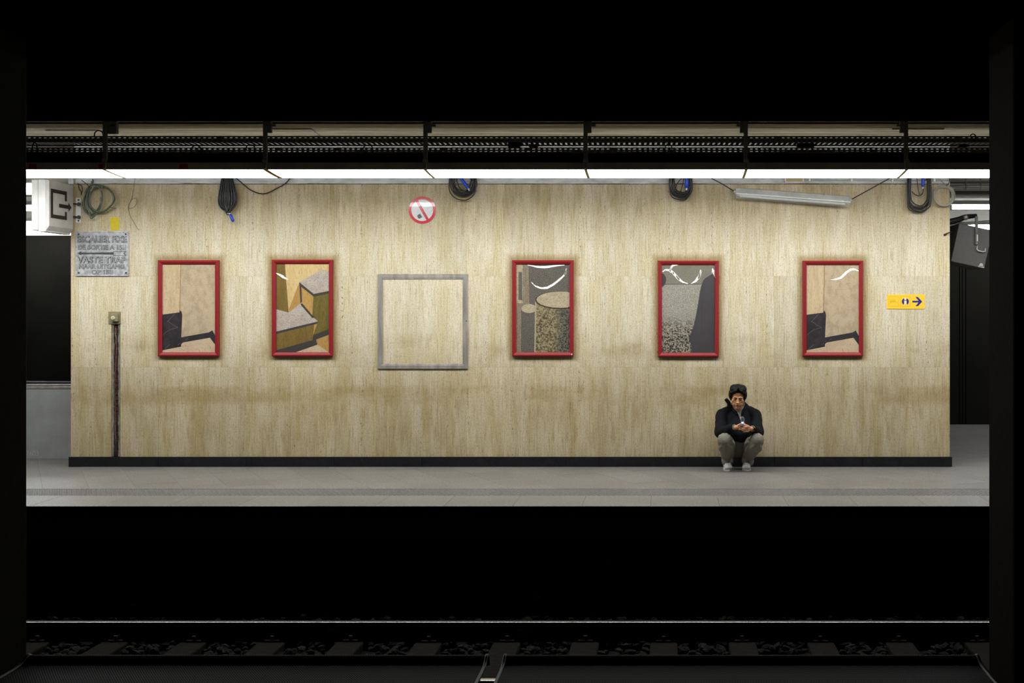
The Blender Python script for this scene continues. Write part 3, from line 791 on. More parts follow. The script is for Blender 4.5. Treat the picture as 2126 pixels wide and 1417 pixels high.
# creases of the warped acrylic, normalised (u right, v down) polylines with half-width
CREASE = {
 1: [[(.0, .112), (.10, .14), (.16, .165), (.235, .19)]],
 2: [[(.28, .205), (.36, .255), (.47, .280), (.58, .275), (.70, .235), (.82, .175), (.91, .12), (.93, .05)], [(.22, .020), (.4, .042), (.55, .046), (.72, .030), (.90, .020)]],
 3: [[(.0, .10), (.08, .068), (.17, .075), (.24, .115), (.32, .17), (.40, .205), (.50, .225)], [(.55, .225), (.64, .19), (.71, .13), (.73, .06)], [(.16, .07), (.22, .015), (.32, .012)], [(.94, .05), (.97, .10), (1., .15)]],
 4: [[(.46, .178), (.56, .176), (.66, .155), (.74, .105), (.82, .068), (.90, .062), (1., .085)]]}
def acrylic(i, x0, x1, z0, z1, y, parent):
    nx, nz = 110, 190; W, H = x1-x0, z1-z0
    lines = CREASE.get(i, []); vs = []
    def dist(u, v):
        best = (9, 0)
        for li, L in enumerate(lines):
            n = len(L)
            for k in range(n-1):
                a, b = L[k], L[k+1]
                ax, ay, bx, by_ = a[0]*W, a[1]*H, b[0]*W, b[1]*H; px_, py_ = u*W, v*H
                dx, dy = bx-ax, by_-ay; t_ = max(0, min(1, ((px_-ax)*dx+(py_-ay)*dy)/(dx*dx+dy*dy)))
                d = math.hypot(px_-ax-t_*dx, py_-ay-t_*dy)
                if d < best[0]: best = (d, (k+t_)/(n-1))
        return best
    cols = []
    for ix in range(nx+1):
        u = ix/nx; h = 0; col = []; slopes = []
        for iz in range(nz+1):
            v = iz/nz; s = 0
            if lines:
                d, t_ = dist(u, v); wd = .005+.010*math.sin(math.pi*t_)
                tgt = math.tan(.5*(math.atan2(3.09-(z1-v*H), 1.5)-.022))+.02; q_ = (d-wd*.75)/(wd*.9); s = tgt*(1 if q_ <= 0 else max(0, 1-q_)**2*(1+2*q_) if q_ < 1 else 0)
            slopes.append(s)
        # integrate downwards: the sheet comes forward below each crease, then eases back
        for iz in range(nz+1):
            h += slopes[iz]*H/nz; col.append(h)
        tot = col[-1]
        cols.append([c_-tot*(iz/nz)**1.0 for iz, c_ in enumerate(col)])
    for iz in range(nz+1):
        for ix in range(nx+1):
            vs.append((x0+W*ix/nx, y-cols[ix][iz], z1-H*iz/nz))
    fs = [(iz*(nx+1)+ix, (iz+1)*(nx+1)+ix, (iz+1)*(nx+1)+ix+1, iz*(nx+1)+ix+1) for iz in range(nz) for ix in range(nx)]
    MB().add(vs, fs).build('acrylic_sheet', M['acrylic'], parent, smooth=True)
FL = ['red framed photograph of a stone corner with black marble block, left of all the frames',
      'red framed photograph of angular stone steps with dark edges',
      'red framed photograph of round granite drums',
      'red framed photograph of grey gravel beside a dark shape',
      'red framed photograph of a stone corner with black marble, nearest the yellow sign']
for i, (a, b, c, d) in enumerate(FRAMES):
    x0, x1, z1, z0 = PX(a, WY), PX(c, WY), PZ(b, WY), PZ(d, WY)
    t = thing('picture_frame', FL[i], 'picture', ((x0+x1)/2, WY, z0), 'red framed photographs on the stone wall')
    fw = 8.2*WY/F; dep = .038; m = MB()
    prof = [(0, 0), (0, -dep+.006), (.006, -dep), (.018, -dep), (fw-.004, -dep+.012), (fw, -dep+.016), (fw, 0)]
    cor = [(x0, z0, 1, 1), (x1, z0, -1, 1), (x1, z1, -1, -1), (x0, z1, 1, -1)]
    n = len(prof); vs = []
    for X, Z, sx, sz in cor:
        for o_, y_ in prof: vs.append((X+sx*o_, WY+y_-.0005, Z+sz*o_))
    fs = []
    for k in range(4):
        for j in range(n-1): fs.append((k*n+j, k*n+j+1, ((k+1) % 4)*n+j+1, ((k+1) % 4)*n+j))
    m.add(vs, fs); m.build('frame', M['red'], t)
    MB().box(x0+fw*.6, x1-fw*.6, WY-.010, WY-.001, z0+fw*.6, z1-fw*.6).build('backing_board', M['backing'], t)
    ux, uz0, uz1 = (x0+fw*.9, x1-fw*.9), z0+fw*.9, z1-fw*.9
    W, H = ux[1]-ux[0], uz1-uz0; pr = MB()
    for j, (mi, pts_) in enumerate(PD[i]):
        q = [(ux[0]+max(0, min(1, u))*W, uz1-max(0, min(1, v))*H) for u, v in pts_]
        y_ = WY-.0105-.00008*j
        pr.add([(p[0], y_, p[1]) for p in q], [list(range(len(q)))], mi)
    pr.build('photo_print', PM, t)
    acrylic(i, ux[0]-.004, ux[1]+.004, uz0-.004, uz1+.004, WY-.017, t)
    if i == 2: MB().ell((x1-.018, WY-dep, z0+.022), (.008, .004, .010)).build('chipped_corner', M['signwhite'], t)

# ------------------------------------------------------------------ empty square steel frame
a, b, c, d = 784.5, 568.5, 971.5, 765
x0, x1, z1, z0 = PX(a, WY), PX(c, WY), PZ(b, WY), PZ(d, WY)
sf = thing('empty_steel_frame', 'large square brushed steel frame with only bare stone inside it', 'frame', ((x0+x1)/2, WY, z0))
fw = 11*WY/F; m = MB()
prof = [(0, 0), (0, -.014), (.002, -.016), (.040, -.016), (.042, -.012), (.046, -.012), (.048, -.009), (fw-.004, -.009), (fw, -.004), (fw, 0)]
vs = []; n = len(prof)
for X, Z, sx, sz in [(x0, z0, 1, 1), (x1, z0, -1, 1), (x1, z1, -1, -1), (x0, z1, 1, -1)]:
    for o_, y_ in prof: vs.append((X+sx*o_, WY+y_-.0004, Z+sz*o_))
for k in range(4):
    q = MB(); A_ = vs[k*n:(k+1)*n]; B_ = vs[((k+1) % 4)*n:((k+1) % 4)*n+n]
    q.add(A_+B_, [(j, j+1, j+1+n, j+n) for j in range(n-1)]); q.build('steel_rail', M['brushed'], sf)
MB().cyl(P(968, 666, WY-.012), P(968, 666, WY-.018), .006, 10).build('screw', M['screw'], sf)

# ------------------------------------------------------------------ cast metal stair sign
SY = WY-.001
t = thing('stair_sign', 'embossed grey metal sign reading ESCALIER FIXE and VASTE TRAP', 'sign', (PX(212, SY), SY, PZ(573, SY)))
x0, x1, z1, z0 = PX(157.5, SY), PX(268, SY), PZ(480, SY), PZ(573, SY)
MB().bbox(x0, x1, SY-.010, SY, z0, z1, .003).build('plate', M['alu'], t)
rm = MB()
for qi, q in enumerate(((x0, x1, z1-.014, z1), (x0+.001, x1-.001, z0, z0+.010), (x0+.0005, x0+.018, z0+.001, z1-.001), (x1-.009, x1-.0005, z0+.001, z1-.001))): rm.bbox(q[0], q[1], SY-.014+.0004*qi, SY-.009, q[2], q[3], .002)
rm.build('rim', M['alu'], t)
for s_, a, b, c, d in (('ESCALIER FIXE', 160.8, 264.6, 489.2, 503.6), ('DE SORTIE A 15M', 162.8, 262.2, 508.3, 518.2), ('VASTE TRAP', 161.4, 263, 532.3, 546.6), ('NAAR UITGANG', 164.9, 258.9, 548.4, 557.9), ('OP 15M', 190.3, 235.4, 560.2, 569)):
    lm = MB(); hm = MB()
    if s_.endswith('M'):
        mw = (6.2 if b > 250 else 6.4)
        for mb_, e_, y0_, y1_ in ((lm, 0, SY-.013, SY-.010), (hm, .55, SY-.0136, SY-.013)):
            l_, r_, t1, b1 = b-mw+e_, b-e_, c+e_, d-e_; sw = 2.0-1.5*e_; md = (l_+r_)/2
            mb_.prism([(PX(u, SY), PZ(v, SY)) for u, v in ((l_, b1), (l_, t1), (l_+sw*.75, t1), (md, t1+(b1-t1)*.50), (r_-sw*.75, t1), (r_, t1), (r_, b1), (r_-sw, b1), (r_-sw, t1+(b1-t1)*.36), (md, b1-(b1-t1)*.12), (l_+sw, t1+(b1-t1)*.36), (l_+sw, b1))], y0_, y1_)
        s_ = s_[:-1]; b = b-mw-1.2
    text_mb(lm, s_, PX(a, SY), PX(b, SY), PZ(c, SY), PZ(d, SY), SY-.010, .003, bold=.04)
    text_mb(hm, s_, PX(a+.5, SY), PX(b-.5, SY), PZ(c+.7, SY), PZ(d-.9, SY), SY-.0130, .0006, bold=-.012)
    lm.build('dark_lettering', M['letter'], t); hm.build('raised_lettering', M['alu'], t)
am = MB(); q = lambda pts: [(PX(a, SY), PZ(b, SY)) for a, b in pts]
am.prism(q([(161.5, 525.6), (170, 521.4), (170, 524), (190, 524.2), (236, 523.4), (236, 528.4), (190, 527.4), (170, 527.6), (170, 530)]), SY-.0125, SY-.0095)
am.build('arrow', M['letter'], t)
am = MB()
am.prism(q([(236, 521.2), (263.5, 521.2), (259, 525.5), (263.5, 530.5), (236, 530.5)]), SY-.0112, SY-.0095, 0)
am.prism(q([(237, 522.2), (261, 522.2), (257.4, 525.5), (261, 529.5), (237, 529.5)]), SY-.0124, SY-.0112, 1)
am.build('arrow_flight', [M['letter'], M['alu']], t)
for a, b in ((163.5, 486), (261, 485.8), (163.6, 566), (261.5, 566)):
    MB().cyl(P(a, b, SY-.009), P(a, b, SY-.016), .009, 12).build('screw', M['screw'], t)
# yellow tape scrap
tp = MB().prism([(PX(a, WY), PZ(b, WY)) for a, b in ((228.5, 451.5), (234, 450), (240, 451), (247.5, 450), (248, 472), (246, 477.5), (231, 478.5), (229.5, 470))], WY-.0025, WY)
tag(tp.build('tape_scrap', M['yellow_tape']), 'scrap of bright yellow tape stuck above the metal stair sign', 'tape')

# ------------------------------------------------------------------ no smoking sign
cxp, czp = PX(876.8, WY), PZ(436, WY); rr = 28.3*WY/F
t = thing('no_smoking_sign', 'round red and white no smoking sign on the stone wall', 'sign', (cxp, WY, czp-rr))
def dome(r0, r1, y, h, n=48, k=6, a0=0, a1=2*math.pi):
    m = MB(); vs = []; fs = []
    for j in range(k+1):
        r_ = r0+(r1-r0)*j/k
        for i in range(n): 
            an = a0+(a1-a0)*i/n
            vs.append((cxp+r_*math.cos(an), y-h*(1-(r_/rr)**2), czp+r_*math.sin(an)))
    for j in range(k):
        for i in range(n): fs.append((j*n+i, j*n+(i+1) % n, (j+1)*n+(i+1) % n, (j+1)*n+i))
    return m.add(vs, fs)
MB().cyl((cxp, WY, czp), (cxp, WY-.003, czp), rr, 48).build('disc', M['signwhite'], t)
dome(.001, rr*.99, WY-.0035, .006).build('white_field', M['signwhite'], t, smooth=True)
dome(rr*.80, rr, WY-.0040, .006).build('red_ring', M['signred'], t, smooth=True)
ang = math.radians(-60); ux = Vector((math.cos(ang), 0, math.sin(ang))); nv = Vector((-ux.z, 0, ux.x)); c0 = Vector((cxp, WY-.0048, czp))
sm = MB()
for j in range(10):
    a_, b_ = -rr*.84+j*rr*.168, -rr*.84+(j+1)*rr*.168
    y_ = lambda s: Vector((0, -.006*(1-(s/rr)**2), 0))
    sm.add([c0+ux*a_+nv*(-rr*.095)+y_(a_), c0+ux*b_+nv*(-rr*.095)+y_(b_), c0+ux*b_+nv*(rr*.095)+y_(b_), c0+ux*a_+nv*(rr*.095)+y_(a_)], [(0, 1, 2, 3)])
sm.build('red_slash', M['signred'], t, smooth=True)
cg = MB(); d1 = Vector((math.cos(math.radians(33)), 0, math.sin(math.radians(33)))); d2 = Vector((-d1.z, 0, d1.x)); cc_ = Vector((cxp, WY-.0107, czp))-d1*rr*.37+(-d2)*rr*.28
cg.add([cc_-d2*rr*.15-d1*rr*.11, cc_-d2*rr*.15+d1*rr*.10, cc_+d2*rr*.15+d1*rr*.10, cc_+d2*rr*.15-d1*rr*.11, cc_+d2*.08*rr-d1*rr*.19, cc_-d2*.08*rr-d1*rr*.19], [(0, 1, 2, 3, 4, 5)])
cg.build('cigarette_stub', plain('grey_print', (.09, .09, .10), .3, coat=.6), t)
ol = MB(); g_ = plain('pale_grey_line', (.42, .42, .44), .4)
def ln(m, a, b, wd=.0012):
    a = Vector(a); b = Vector(b); d_ = (b-a).normalized(); n_ = Vector((-d_.z, 0, d_.x))*wd; m.add([a-n_, b-n_, b+n_, a+n_], [(0, 1, 2, 3)])
s0 = cc_+d1*rr*.12
for o_ in (-.15, .15): ln(ol, s0+d2*rr*o_, s0+d2*rr*o_+d1*rr*.26); ln(ol, s0+d1*rr*.56+d2*rr*o_, s0+d2*rr*o_+d1*rr*.92)
ln(ol, s0+d1*rr*.92-d2*rr*.15, s0+d1*rr*.92+d2*rr*.15)
pp = [cc_+Vector((a*rr, 0, b*rr)) for a, b in ((-.12, .22), (-.18, .36), (-.1, .46), (.05, .44), (.10, .56), (-.02, .68), (.1, .82))]
for a, b in zip(pp[:-1], pp[1:]): ln(ol, a, b)
ol.build('smoke_outline', g_, t)

# ------------------------------------------------------------------ yellow direction sign
SY = WY-.006
t = thing('direction_sign', 'small yellow sign with card, information and blue arrow symbols', 'sign', (PX(1880, SY), SY, PZ(641, SY)))
MB().bbox(PX(1841.5, SY), PX(1919.5, SY), SY, WY, PZ(641, SY), PZ(611, SY), .002).build('plate', M['yellow'], t)
zo = lambda x, y: (PX(1830+x/21.26, SY), PZ(600+y/21.26, SY))
am = MB().prism([zo(*p) for p in ((1365, 510), (1645, 510), (1500, 345), (1610, 345), (1800, 545), (1615, 745), (1505, 745), (1640, 585), (1365, 585))], SY-.0008, SY+.001)
am.build('arrow', M['navy'], t)
im = MB(); im.prism([zo(1055+155*math.cos(i*math.pi/16), 545+155*math.sin(i*math.pi/16)) for i in range(32)], SY-.0006, SY+.001, 0)
im.prism([zo(1055+55*math.cos(i*math.pi/8), 425+62*math.sin(i*math.pi/8)) for i in range(16)], SY-.0012, SY+.001, 1)
im.prism([zo(*p) for p in ((990, 508), (1110, 508), (1110, 655), (1125, 690), (985, 690), (1000, 655), (1008, 540), (990, 530))], SY-.0012, SY+.001, 1)
im.build('information_symbol', [M['navy'], M['cream']], t)
lm_ = MB()
def rrect(x0, y0, x1, y1, r=45):
    pts = []
    for cx_, cy_, a0 in ((x1-r, y0+r, -90), (x1-r, y1-r, 0), (x0+r, y1-r, 90), (x0+r, y0+r, 180)):
        for k in range(4): a_ = math.radians(a0+k*30); pts.append((cx_+r*math.cos(a_), cy_+r*math.sin(a_)))
    return pts
for q in ((325, 315, 745, 755), (848, 315, 1272, 770)):
    ps = [zo(*p) for p in rrect(*q)]
    for a, b in zip(ps, ps[1:]+ps[:1]): ln(lm_, (a[0], SY-.0006, a[1]), (b[0], SY-.0006, b[1]), .0011)
for pl in ([(375, 495), (580, 450), (605, 560), (400, 615), (375, 495)], [(385, 545), (590, 510)], [(600, 575), (650, 595), (720, 580)], [(400, 560), (592, 525)]):
    ps = [zo(*p) for p in pl]
    for a, b in zip(ps[:-1], ps[1:]): ln(lm_, (a[0], SY-.0006, a[1]), (b[0], SY-.0006, b[1]), .0013)
lm_.build('symbol_outlines', M['yellow_line'], t)

# ------------------------------------------------------------------ cut chase with brick, plaster and wires; key switch
t = thing('wall_chase', 'open vertical chase with grey plaster sides showing red brick below the key switch', 'wall chase', (PX(240, WY), WY+.02, .1))
zt, zb = PZ(673, WY), PZ(947, WY)
br = []
zq = zb; k = 0
while zq < zt-.01:
    h = min(.058, zt-zq)
    MB().bbox(PX(235.5, WY), PX(246.0, WY), WY+.015+R.uniform(0, .002), WY+.0235, zq, zq+h-.003, .003).build('brick', M['brick'], t); zq += .062
for a, b, lab in ((231.2, 235.8, 0), (245.4, 249.8, 1)):
    m = MB(); n = 40; vs = []
    for i in range(n+1):
        z_ = zb+(zt-zb)*i/n; j1 = R.uniform(-.004, .004); j2 = R.uniform(-.003, .003)
        xa = PX(a, WY)+(0 if not lab else j1); xb = PX(b, WY)+(j1 if not lab else 0)
        yy = WY+.004+R.uniform(-.0015, .0015)
        vs += [(xa, yy, z_), (xb, yy, z_), (xa, WY+.0235, z_), (xb, WY+.0235, z_)]
    fs = []
    for i in range(n):
        o_ = i*4; p_ = o_+4; fs += [(o_, o_+1, p_+1, p_), (o_+1, o_+3, p_+3, p_+1), (o_+2, o_, p_, p_+2)]
    m.add(vs, fs); m.build('plaster_strip', M['plaster'], t)
M['conduit_grey'] = plain('dusty_wire', srgb(112, 104, 92), .6)
wires = [[(239, 690), (241, 705), (237, 722), (235, 740), (234.5, 790), (236, 850), (241, 946)], [(236, 735), (233, 770), (232, 800), (234, 840), (240, 900), (242, 946)], [(240, 680), (242, 720), (238, 800), (240, 880), (239, 946)]]
for wv in wires:
    MB().tube([P(a, b, WY+.006) for a, b in wv], .0024, 6).build('wire', M['conduit_grey'], t, smooth=True)
t = thing('key_switch', 'small olive grey key switch box with round ivory knob', 'switch', (PX(237, WY), WY, PZ(673, WY)))
MB().bbox(PX(225.5, WY), PX(251, WY), WY-.006, WY, PZ(672.5, WY), PZ(646.5, WY), .003).build('back_plate', M['switch'], t)
MB().bbox(PX(229.5, WY-.05), PX(243.5, WY-.05), WY-.05, WY-.004, PZ(667, WY-.05), PZ(650.5, WY-.05), .005).build('box', M['switch'], t)
kb = MB().cyl(P(234.5, 659.5, WY-.05), P(234.5, 659.5, WY-.062), .022, 20); kb.cyl(P(234.5, 659.5, WY-.06), P(234.5, 659.5, WY-.068), .014, 20)
kb.build('knob', M['ivory'], t, angle=.6)
MB().cyl(P(234.2, 659.5, WY-.067), P(234.2, 659.5, WY-.0695), .005, 10).build('keyhole', M['black'], t)

# ------------------------------------------------------------------ cable coils on the wall
CY = WY-.055
def smoothpts(pts, n=6, closed=False):
    out = []; m = len(pts)
    for i in range(m if closed else m-1):
        p0 = pts[(i-1) % m] if closed or i > 0 else pts[i]; p1 = pts[i]; p2 = pts[(i+1) % m]; p3 = pts[(i+2) % m] if closed or i < m-2 else pts[i+1]
        for k in range(n):
            t_ = k/n; out.append(tuple(.5*((2*b)+(-a+c_)*t_+(2*a-5*b+4*c_-d_)*t_*t_+(-a+3*b-3*c_+d_)*t_**3) for a, b, c_, d_ in zip(p0, p1, p2, p3)))
    if not closed: out.append(tuple(pts[-1]))
    return out
def wcurve(px_pts, y=CY, r=.006, n=6, closed=False, jit=0.):
    pts = []
    for i, p in enumerate(px_pts):
        yy = y+(p[2] if len(p) > 2 else 0)+R.uniform(-jit, jit)
        pts.append(tuple(P(p[0], p[1], yy)))
    return smoothpts(pts, n, closed)
def hook(parent, px_, py_):
    MB().cyl(P(px_, py_, WY-.006), P(px_, py_, WY-.075), .006, 8).build('hook', M['steel_black'], parent)
def plug(parent, a, b, w, tip=None, mname='blue'):
    m = MB(); pa, pb = P(a[0], a[1], CY-.03), P(b[0], b[1], CY-.035); L = (pb-pa)
    m.tube([pa, pa+L*.12, pa+L*.2, pa+L*.9, pb], [w*.6, w*.8, w, w*.95, w*.6], 10)
    m.build('plug', M[mname], parent, smooth=True, angle=.7)
    if tip:
        d_ = L.normalized()
        MB().cyl(pb, pb+d_*.022, w*.42, 8).build('plug_tip', M['signwhite'], parent)
# bundle with hanging blue plug
t = thing('cable_coil', 'tight elongated bundle of black cable with blue plug hanging below', 'cable', P(472, 440, CY), 'black cable coils hanging on the wall')
m = MB()
for i in range(22):
    f = i/21; w0 = 4+15*abs(f-.5)*2; cx_ = 472+R.uniform(-2.5, 2.5); bot = 441-4*(abs(f-.5)*2)**2+R.uniform(-6, 0); s = 1 if f > .5 else -1
    hw = max(1, w0-3)+R.uniform(-3, 2)
    pts = [(cx_-hw*.35, 352, 0), (cx_-hw*.75, 380, -.01), (cx_-hw*1.05, 405, -.02), (cx_-hw*1.10, bot-17, -.02), (cx_-hw*.85, bot-7, -.015), (cx_-hw*.3, bot, -.02), (cx_+hw*.35, bot, -.02), (cx_+hw*.9, bot-8, -.02), (cx_+hw*1.12, bot-19, -.02), (cx_+hw*1.05, 400, -.02), (cx_+hw*.7, 378, -.01), (cx_+hw*.3, 352, 0)]
    m.tube(wcurve(pts, CY-R.uniform(-.012, .02), jit=.003), .0064, 6)
m.build('coiled_cable', M['cable'], t, smooth=True)
MB().tube(wcurve([(467.5, 437), (470, 443), (473, 446), (477, 443), (478, 437)], CY-.02), .0055, 6).build('cable_tail', M['cable'], t, smooth=True)
plug(t, (477.5, 444), (484.5, 460), .017); MB().cyl(P(476.6, 442.5, CY-.03), P(478, 446.5, CY-.03), .010, 8).build('plug_collar', M['signwhite'], t)
hook(t, 472, 352)
t = MB().tube(wcurve([(486, 366, .02), (500, 378), (520, 394), (540, 401.5), (556, 400), (578, 389), (592, 381), (602, 370), (606, 362, .02)], WY-.03), .0065, 6).build('slack_cable', M['cable'], smooth=True)
tag(t, 'single black cable sagging in a curve right of the elongated bundle', 'cable')
def ucoil(label, cxp_, halfw, bot, n, name='cable_coil', inner=.55, r=.0066, mat='cable', lean=0):
    t = thing(name, label, 'cable', P(cxp_, bot, CY), 'black cable coils hanging on the wall' if mat == 'cable' else None); m = MB()
    for i in range(n):
        f = inner+(1-inner)*R.random()**.8; hw = halfw*f; b_ = bot-(1-f)*halfw*1.0+R.uniform(-9, 0); c_ = cxp_+R.uniform(-2.5, 2.5); lean = R.uniform(-4, 5)
        if i == 0: hw = halfw; b_ = bot+.5; c_ = cxp_-1.5
        pts = [(c_-hw*.85, 352, 0), (c_-hw*1., 375), (c_-hw*(.98+R.uniform(-.1, .1)), b_-halfw*.75), (c_-hw*(.72+R.uniform(-.1, .12)), b_-halfw*.26), (c_-hw*.25+lean, b_-1), (c_+hw*.3+lean, b_), (c_+hw*.75, b_-halfw*.30), (c_+hw*1., b_-halfw*.8), (c_+hw*.98, 374), (c_+hw*.85, 352, 0)]
        m.tube(wcurve(pts, CY-R.uniform(-.02, .03), jit=.004), r, 6)
    m.build('coiled_cable', M[mat], t, smooth=True); hook(t, cxp_-halfw*.7, 352); hook(t, cxp_+halfw*.7, 352)
    return t
t = ucoil('rounded coil of black cable with slanting blue plug, right of the no smoking sign', 962, 27.5, 414.5, 11)
plug(t, (952, 363), (972, 391), .019); MB().cyl(P(972, 391, CY-.035), P(974.6, 395.6, CY-.038), .008, 8).build('plug_tip', M['signwhite'], t)
t = ucoil('thick U-shaped coil of black cable with upright blue plug, left of the hanging tube lamp', 1413.5, 22.5, 414.5, 13, inner=.66, r=.0075)
MB().tube(wcurve([(1422, 352), (1418, 380), (1413, 399)], CY-.03), .006, 6).build('cable_tail', M['cable'], t, smooth=True)
MB().tube(wcurve([(1418, 366), (1406, 381), (1402, 395)], CY-.02), .005, 6).build('cable_tail', M['cable'], t, smooth=True)
plug(t, (1426, 358), (1425.5, 390.5), .024, True)
t = ucoil('large long coil of black cable with blue plug at the right end of the wall', 1909, 23.5, 440, 11, inner=.72)
MB().tube(wcurve([(1893, 397), (1899, 403), (1908, 406), (1915, 402), (1917, 392)], CY-.02), .0055, 6).build('cable_tail', M['cable'], t, smooth=True)
MB().tube(wcurve([(1903, 360), (1905, 385), (1909, 404)], CY-.02), .0045, 6).build('cable_tail', M['cable'], t, smooth=True)
plug(t, (1916.5, 356), (1916, 388), .019, True)
# grey coil at the end of the wall
t = thing('cable_coil', 'round coil of pale grey cable at the top right corner of the wall', 'cable', P(1957, 428, CY)); m = MB()
for i in range(8):
    r_ = 21+R.uniform(-3.0, 2.5); cx_ = 1959+R.uniform(-1, 1.5); cy_ = 406+R.uniform(-1, 1.5)
    m.tube(wcurve([(cx_+r_*math.cos(a_*math.pi/8), cy_+r_*1.0*math.sin(a_*math.pi/8)) for a_ in range(16)], CY-R.uniform(-.01, .02), n=3, closed=True), .0052, 6, closed=True)
m.build('coiled_cable', M['cable_grey'], t, smooth=True)
MB().tube(wcurve([(1948, 366), (1953, 374), (1962, 382), (1968, 386)], CY-.02), .006, 6).build('cable_tail', M['cable_grey'], t, smooth=True)
MB().tube(wcurve([(1967, 360), (1971, 372), (1970, 380), (1964, 386)], CY-.022), .005, 6).build('tie', M['cable'], t, smooth=True)
# green hose coil
t = thing('hose_coil', 'loose coil of grey-green hose above the metal stair sign', 'hose', P(205, 455, CY))
HS = lambda L: [(140+x/10.63, 370+y/10.63) for x, y in L]
m = MB()
for L, rad in (([(560, 20), (560, 100), (470, 220), (380, 400), (350, 560), (400, 720), (480, 790), (600, 760), (690, 640), (760, 480), (760, 330), (720, 210), (640, 150), (560, 140), (440, 230), (390, 330)], .0085),
          ([(540, 60), (520, 180), (430, 380), (440, 600), (480, 760), (520, 880), (580, 850), (680, 720), (740, 600), (740, 420)], .008),
          ([(600, 150), (800, 180), (940, 260), (1020, 400), (1000, 540), (900, 660), (760, 740), (620, 720), (500, 600), (480, 450), (520, 300), (620, 210), (760, 190)], .010),
          ([(620, 180), (860, 210), (990, 330), (1040, 460), (980, 580), (840, 710), (680, 755), (560, 720), (460, 560), (460, 400), (540, 260), (660, 170)], .009),
          ([(500, 200), (380, 420), (340, 600), (430, 760), (540, 800), (640, 730)], .009), ([(440, 300), (370, 500), (390, 680), (520, 770)], .008)):
    m.tube(wcurve(HS(L), CY-R.uniform(-.01, .02)), rad, 7)
m.build('coiled_hose', M['cable_green'], t, smooth=True)
MB().tube(wcurve(HS([(310, 40), (400, 110), (490, 190)]), CY-.02), .004, 6).build('tie', M['cable'], t, smooth=True)
MB().tube(wcurve(HS([(500, 290), (540, 240), (600, 170), (700, 210), (750, 260), (760, 180)]), CY-.03), .004, 6).build('tie', M['steel_dark'], t, smooth=True)
MB().tube(wcurve(HS([(910, 620), (980, 650), (1080, 665)]), CY-.03), .0035, 6).build('tie', M['cable'], t, smooth=True)
hook(t, 193, 374)
# thin looped wire
wv = HS([(1490, 0), (1470, 150), (1460, 250), (1420, 430), (1360, 570), (1350, 650), (1390, 670), (1470, 630), (1530, 540), (1530, 460), (1480, 435), (1410, 480), (1350, 590), (1345, 680), (1370, 790), (1410, 880), (1480, 990), (1530, 1090), (1580, 1140)])
tag(MB().tube(wcurve(wv, WY-.008), .0022, 5).build('thin_wire', M['wire'], smooth=True), 'thin wire with a small loop dangling right of the green hose', 'wire')
tag(MB().tube(wcurve(HS([(230, 100), (260, 230), (310, 300), (300, 370), (330, 260), (300, 160), (230, 130)]), WY-.02), .004, 5).build('wire_scrap', M['cable'], smooth=True), 'short twist of dark wire above the white sign bracket', 'wire')

# ------------------------------------------------------------------ unlit tube lamp hanging askew
LYc = WY-.10
a, b = P(1527.5, 397.5, LYc), P(1764.5, 415.5, LYc)
t = thing('tube_lamp', 'unlit grey tube lamp with clear cover hanging askew below the lit row', 'lamp', P(1646, 422, LYc))
ax = (b-a).normalized(); upv = Vector((-ax.z, 0, ax.x)); Lh = (b-a).length
def bar(m, prof, s0, s1, taper=.0):
    """prof (y, up) extruded along the lamp axis"""
    n = len(prof); st = [(s0, .82), (s0+.014, 1), (s1-.014, 1), (s1, .82)]; vs = []
    cy_ = sum(p[0] for p in prof)/n; cu = sum(p[1] for p in prof)/n
    for s, k_ in st:
        for y_, u_ in prof: vs.append(a+ax*s+upv*(cu+(u_-cu)*k_)+Vector((0, cy_+(y_-cy_)*k_, 0)))
    fs = []
    for i in range(3):
        for k in range(n): fs.append((i*n+k, i*n+(k+1) % n, (i+1)*n+(k+1) % n, (i+1)*n+k))
    fs += [list(range(n-1, -1, -1)), list(range(3*n, 4*n))]
    return m.add(vs, fs)
bar(MB(), [(-.045, -.020), (-.048, .0), (-.040, .036), (-.02, .045), (.03, .045), (.05, .035), (.055, -.02)], 0, Lh).build('housing', M['lightgrey'], t, smooth=False)
bar(MB(), [(-.052, -.030), (-.052, -.018), (.058, -.018), (.058, -.030)], -.004, Lh+.004).build('gasket_rim', M['white_plastic'], t)
cov = NT('clear_cover'); cov.n.remove(cov.bsdf); tr = cov.n.new('ShaderNodeBsdfTransparent'); gl = cov.n.new('ShaderNodeBsdfPrincipled'); gl.inputs['Base Color'].default_value = (.6, .6, .55, 1); gl.inputs['Roughness'].default_value = .15
mx = cov.n.new('ShaderNodeMixShader'); mx.inputs[0].default_value = .35; cov.link(tr.outputs[0], mx.inputs[1]); cov.link(gl.outputs[0], mx.inputs[2]); cov.link(mx.outputs[0], cov.out.inputs[0])
bar(MB(), [(-.046, -.030), (-.046, -.052), (-.034, -.072), (-.01, -.080), (.02, -.080), (.045, -.070), (.052, -.030)], .004, Lh-.004).build('clear_cover', cov.m, t)
MB().cyl(a+ax*.05+upv*-.048+Vector((0, -.02, 0)), a+ax*(Lh-.05)+upv*-.048+Vector((0, -.02, 0)), .013, 14).build('tube', M['white_plastic'], t, smooth=True, angle=.7)
for s in (.22, .94):
    q = a+ax*Lh*(s if s < .5 else .78)+upv*.044
    MB().bbox(q.x-.015, q.x+.015, q.y-.045, q.y-.01, q.z-.008, q.z+.008, .003).build('clip', M['lightgrey'], t)
for s in (.09, .36, .64, .93):
    q = a+ax*Lh*s+upv*-.024+Vector((0, -.055, 0)); MB().bbox(q.x-.012, q.x+.012, q.y-.006, q.y+.004, q.z-.010, q.z+.010, .003).build('clip', M['white_plastic'], t)
